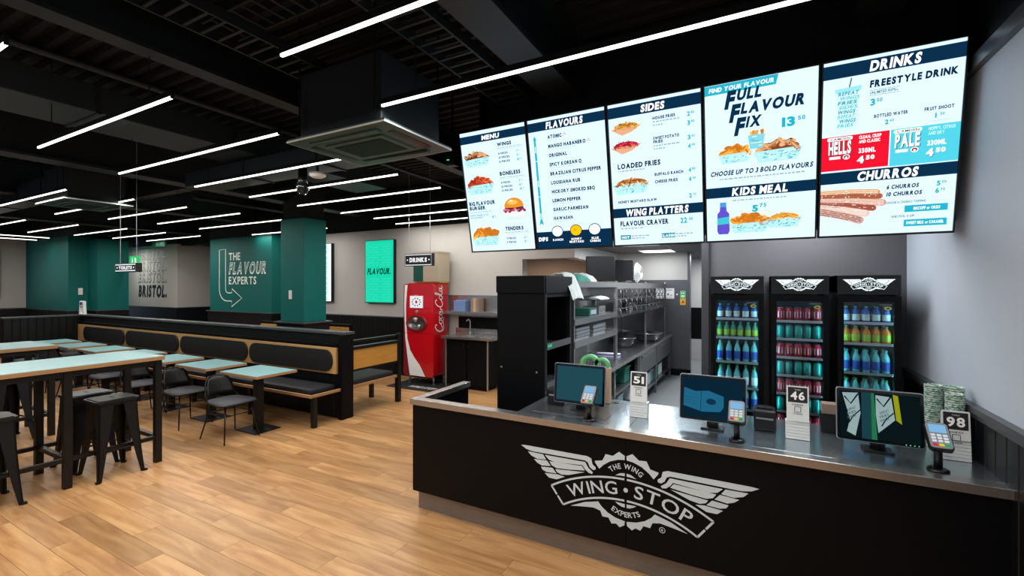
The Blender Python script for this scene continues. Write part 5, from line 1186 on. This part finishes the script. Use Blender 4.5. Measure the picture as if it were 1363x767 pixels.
# booth facing away at the end of the partition
bb_ = thing('booth_bench', 'short bench with gold plywood back panel beyond the end of the long partition', 'bench', (-5.17, 5.2, 0)); q = lambda mb: L_(mb, -5.17, 5.2)
q(MB().box(-5.19, -5.155, 4.72, 5.63, .68, .968, .003)).build('backrest', 'ply_gold', bb_, 'gold toned plywood panel')
q(MB().box(-5.21, -5.14, 5.635, 5.705, 0, 1.12)).build('end_post', 'black_metal', bb_)
q(MB().box(-5.21, -5.14, 4.70, 5.64, .968, 1.008)).build('rail', 'black_metal', bb_); q(MB().box(-5.215, -5.135, 4.70, 5.64, 1.008, 1.016)).build('rail_cap', 'cap_grey', bb_); q(MB().box(-5.22, -5.17, 4.70, 5.70, 1.075, 1.10)).build('rail', 'black_metal', bb_); q(MB().box(-5.22, -5.17, 4.70, 5.70, 1.10, 1.106)).build('rail_cap', 'cap_grey', bb_)
q(MB().box(-5.19, -5.155, 4.70, 5.64, .65, .68)).build('rail', 'black_metal', bb_)
q(MB().box(-5.185, -5.155, 4.70, 5.63, .405, .45, .005)).build('seat_edge', 'ply_edge', bb_, 'pale wood seat edge'); q(MB().box(-5.76, -5.185, 4.70, 5.64, .40, .44)).build('seat_board', 'black_board', bb_); q(MB().box(-5.74, -5.2, 4.71, 5.58, .44, .52, .02)).build('seat_cushion', 'cushion', bb_)
for y in (4.78, 5.64): q(MB().box(-5.8, -5.74, y, y+.06, 0, .42)).build('leg', 'black_metal', bb_)
def booth(x, y, label, w_=.6):
    t = thing('booth_bench', label, 'bench', (x, y, 0))
    MB().box(-w_/2, w_/2, .0, .06, .0, 1.12, .01).build('back_board', 'black_board', t); MB().box(-w_/2+.03, w_/2-.03, -.03, 0, .62, 1.06, .004).build('ply_panel', 'ply_gold', t, 'gold plywood panel')
    m_ = MB(); m_.prism(rounded(-w_/2+.1, w_/2-.07, .66, .97, .1, 6), (0, -.03, 0), (1, 0, 0), (0, 0, 1), .025); m_.build('back_pad', 'green_dark', t, 'dark green pad')
    MB().box(-w_/2, w_/2, -.5, 0, .0, .43).build('seat_box', 'black_board', t); MB().box(-w_/2+.02, w_/2-.02, -.5, -.03, .43, .5, .02).build('seat_cushion', 'cushion', t)
booth(-7.5, 6.5, 'booth seat with gold frame and dark green pad behind the end of the partition'); booth(-9.5, 6.3, 'booth seat with a gold edge left of the teal column')

# ================================================================== TABLES
def low_table(x, label):
    t = thing('dining_table', label, 'table', (x, 3.70, 0), 0, 'teal topped tables along the bench')
    top = MB().box(-.395, .395, -.28, .285, .742, .774, .003).build('tabletop', 'ply_edge', t, 'plywood board'); MB().box(-.39, .39, -.275, .28, .774, .778).build('laminate', 'teal_top', top, 'pale teal surface')
    MB().box(-.045, .045, -.045, .045, .012, .74).build('column', 'black_metal', t); MB().box(-.215, .215, -.175, .175, 0, .012, .003).build('base_plate', 'black_metal', t); MB().box(-.2, .2, -.15, .15, .728, .742).build('top_bracket', 'black_metal', t)
for i in range(7): low_table(-5.81-1.113*i, 'low table with pale teal top by the long bench, %s from the counter end' % ORD[i])
ht = 1.147
def high_table(x0, x1, y0, y1, label, legs):
    t = thing('high_table', label, 'table', ((x0+x1)/2, (y0+y1)/2, 0)); hx, hy = (x1-x0)/2, (y1-y0)/2; cy = (y0+y1)/2
    top = MB().box(-hx, hx, -hy, hy, ht-.042, ht-.004, .003).build('tabletop', 'ply_edge', t, 'plywood board with pale edge'); MB().box(-hx+.004, hx-.004, -hy+.004, hy-.004, ht-.004, ht).build('laminate', 'teal_top', top, 'pale teal surface')
    lx = hx-.07
    for y in legs:
        for s in (-1, 1): MB().box(s*lx-.03, s*lx+.03, y-cy-.03, y-cy+.03, 0, ht-.042).build('leg', 'black_metal', t)
        MB().box(-lx+.03, lx-.03, y-cy-.02, y-cy+.02, .25, .29).build('cross_rail', 'black_metal', t)
    for s in (-1, 1):
        MB().box(s*lx-.02, s*lx+.02, min(legs)-cy, max(legs)-cy, .25, .29).build('foot_rail', 'black_metal', t); MB().box(s*lx-.02, s*lx+.02, min(legs)-cy, max(legs)-cy, ht-.1, ht-.042).build('apron', 'black_metal', t)
high_table(-6.45, -5.62, .2, 2.535, 'long high table with pale teal top and black frame nearest the camera', (2.495, 1.765, 1.0, .27))
high_table(-8.75, -7.83, 0, 2.345, 'second long high table behind the nearest one', (2.3, 1.6, .9, .1))
high_table(-11.3, -10.4, .4, 2.2, 'third high table, farthest at the left edge', (2.15, 1.3, .45))

# ================================================================== STOOLS AND CHAIRS
def make_stool():
    t = thing('bar_stool', 'x', 'stool'); H = .77; a = .165
    s_ = MB(); s_.prism(rounded(-a-.012, a+.012, -a-.012, a+.012, .05, 5), (0, 0, H-.03), (1, 0, 0), (0, 1, 0), .024)
    s_.prism(rounded(-a+.01, a-.01, -a+.01, a-.01, .04, 5), (0, 0, H-.006), (1, 0, 0), (0, 1, 0), .006); seat = s_.build('seat', 'stool_metal', t)
    MB().prism(rounded(-.045, .045, -.013, .013, .012, 3), (0, 0, H), (1, 0, 0), (0, 1, 0), .0012).build('hand_slot', 'black_board', seat)
    for sx in (-1, 1):
        for sy in (-1, 1):
            m_ = MB(); T = Vector((sx*.135, sy*.135, H-.03)); B = Vector((sx*.225, sy*.19, 0)); 
            # folded sheet leg: two tapering flanges meeting at the outer corner, curving out at the foot
            for ax in ((1, 0), (0, 1)):
                pts = []
                for f in (0, .35, .7, .92, 1):
                    c = T.lerp(B, f)+Vector((sx, sy, 0))*(.018*(1-f)-.006*math.sin(PI*f)); wd = .085*(1-f)+.03
                    pts.append((c, wd))
                vs = []
                for c, wd in pts:
                    d = Vector((-sx*ax[0]*wd, -sy*ax[1]*wd, 0)); th = Vector((-sx*(1-ax[0])*.012, -sy*(1-ax[1])*.012, 0)); vs += [c, c+d, c+d+th, c+th]
                fs = [(0, 1, 2, 3), (19, 18, 17, 16)]
                for i in range(4):
                    for j in range(4): fs.append((i*4+j, i*4+4+j, i*4+4+(j+1) % 4, i*4+(j+1) % 4))
                m_.add(vs, fs)
            m_.box(B.x-.018, B.x+.018, B.y-.018, B.y+.018, 0, .02, .004); m_.build('leg', 'black_metal', t)
    z = .26; f = 1-z/(H-.03); lx = .135+(.225-.135)*f-.01; ly = .135+(.19-.135)*f-.01
    for s in (-1, 1): MB().bar((-lx, s*ly, z), (lx, s*ly, z), .008, h0=.02).build('brace', 'black_metal', t); MB().bar((s*lx, -ly, z+.012), (s*lx, ly, z+.012), .008, h0=.02).build('brace', 'black_metal', t)
    MB().bar((-.15, -.15, H-.05), (.15, .15, H-.05), .006, h0=.02).bar((-.15, .15, H-.05), (.15, -.15, H-.05), .006, h0=.02).build('under_frame', 'black_metal', t)
    MB().box(-.15, .15, -.15, .15, H-.06, H-.03).build('seat_skirt', 'black_metal', t)
    return t
st0 = make_stool()
ST = [(-5.77, 2.13, 0, 'black metal stool in front of the nearest high table, by its right end'), (-6.28, 2.10, .05, 'black metal stool tucked behind the first one at the nearest high table'),
      (-5.83, 1.27, 0, 'black metal stool cut by the left edge in front of the nearest high table'), (-6.35, 1.25, 0, 'black metal stool at the left edge on the far side of the nearest high table'),
      (-8.1, 1.95, .1, 'black metal stool under the right end of the second high table'), (-8.62, 1.9, -.05, 'black metal stool on the far side of the second high table'), (-8.12, 1.45, 0, 'black metal stool at the second high table left of its neighbour'), (-8.6, 1.35, .1, 'black metal stool far side of the second high table, by the left edge')]
for i, (x, y, r, lb) in enumerate(ST):
    if i == 0: st0.location = (x, y, 0); st0.rotation_euler.z = r; st0['label'] = lb; st0['group'] = 'black metal bar stools'
    else: dup(st0, (x, y, 0), r, lb)
def make_chair():
    """faces +x, centre of the seat at the origin"""
    t = thing('dining_chair', 'x', 'chair')
    s_ = MB(); s_.prism([(.24, -.2), (.25, .0), (.24, .2), (.18, .235), (-.16, .2), (-.215, .13), (-.225, 0), (-.215, -.13), (-.16, -.2), (.18, -.235)], (0, 0, .445), (1, 0, 0), (0, 1, 0), .012); s_.build('seat_shell', 'black_metal', t)
    # padded seat, slightly domed
    o2 = [(.235, -.195), (.245, .0), (.235, .195), (.175, .228), (-.155, .195), (-.208, .125), (-.218, 0), (-.208, -.125), (-.155, -.195), (.175, -.228)]
    vs = [(x, y, .457) for x, y in o2]+[(x*.98, y*.98, .478) for x, y in o2]+[(x*.7, y*.7, .488) for x, y in o2]+[(0, 0, .490)]; k = len(o2); fs = []
    for r in range(2):
        for i in range(k): j = (i+1) % k; fs.append((r*k+i, r*k+j, (r+1)*k+j, (r+1)*k+i))
    for i in range(k): fs.append((2*k+i, 2*k+(i+1) % k, 3*k))
    MB().add(vs, fs, True).build('seat_pad', 'seat_grey', t, 'grey upholstered seat pad')
    # curved back shell
    vs = []; fs = []; nu, nv = 10, 5
    for th in (0, .012):
        for j in range(nv+1):
            v = j/nv; z = .52+.225*v; hw_ = .165-.05*v**2
            for i in range(nu+1):
                u = i/nu*2-1; y = u*hw_; x = -.235-.06*v+.07*u*u*(1-.3*v)-th; zz = z-(.03*abs(u)**3 if j == nv else 0)
                vs.append((x, y, zz))
    K = (nv+1)*(nu+1); id_ = lambda h, j, i: h*K+j*(nu+1)+i
    for j in range(nv):
        for i in range(nu):
            fs.append((id_(0, j, i), id_(0, j, i+1), id_(0, j+1, i+1), id_(0, j+1, i))); fs.append((id_(1, j, i), id_(1, j+1, i), id_(1, j+1, i+1), id_(1, j, i+1)))
    for i in range(nu):
        fs.append((id_(0, 0, i), id_(1, 0, i), id_(1, 0, i+1), id_(0, 0, i+1))); fs.append((id_(0, nv, i), id_(0, nv, i+1), id_(1, nv, i+1), id_(1, nv, i)))
    for j in range(nv):
        fs.append((id_(0, j, 0), id_(0, j+1, 0), id_(1, j+1, 0), id_(1, j, 0))); fs.append((id_(0, j, nu), id_(1, j, nu), id_(1, j+1, nu), id_(0, j+1, nu)))
    MB().add(vs, fs, True).build('backrest', 'pad_black', t)
    MB().tube([(-.10, -.2, .45), (-.21, -.18, .53), (-.25, -.155, .68), (-.29, -.10, .745), (-.305, 0, .752), (-.29, .10, .745), (-.25, .155, .68), (-.21, .18, .53), (-.10, .2, .45)], .008, 6).build('back_frame', 'black_metal', t)
    for s in (-1, 1):
        MB().tube([(.17, s*.15, .445), (.265, s*.215, 0)], [.011, .008], 7).build('leg', 'black_metal', t); MB().tube([(-.14, s*.14, .445), (-.255, s*.215, 0)], [.011, .008], 7).build('leg', 'black_metal', t)
        MB().tube([(.20, s*.17, .32), (-.175, s*.165, .32)], .006, 6).build('stretcher', 'black_metal', t)
    MB().tube([(.20, -.17, .32), (.20, .17, .32)], .006, 6).build('stretcher', 'black_metal', t); MB().tube([(-.175, -.165, .32), (-.175, .165, .32)], .006, 6).build('stretcher', 'black_metal', t)
    return t
ch0 = make_chair()
for i in range(7):
    x, y, r = -5.815-1.113*i+(0, .0, .02, -.03, .02, 0, .03)[i], 3.33+(0, .03, -.02, .02, 0, .02, 0)[i], (0, .04, -.06, .05, 0, .08, -.04)[i]
    lb = 'black chair with grey seat pad at the %s table from the counter end' % ORD[i]
    if i == 0: ch0.location = (x, y, 0); ch0.rotation_euler.z = r; ch0['label'] = lb; ch0['group'] = 'chairs along the teal tables'
    else: dup(ch0, (x, y, 0), r, lb)
# white dispenser on the partition corner
t = thing('sanitiser_stand', 'small white arched dispenser on the corner of the partition cap', 'dispenser', (-13.82, 4.56, 1.24))
m_ = MB()
for s in (-1, 1): m_.bar((s*.10, 0, 0), (s*.085, 0, .2), .05, .045, .06, .05)
m_.build('legs_arch', 'white_plastic', t); MB().box(-.11, .11, -.03, .03, .18, .31, .02).build('head', 'white_plastic', t); MB().box(-.07, .07, -.033, -.03, .22, .285).build('badge', 'label_blue', t, 'blue badge'); MB().box(-.08, .08, -.04, .04, 0, .012).build('base', 'white_plastic', t)
bpy.context.view_layer.update()
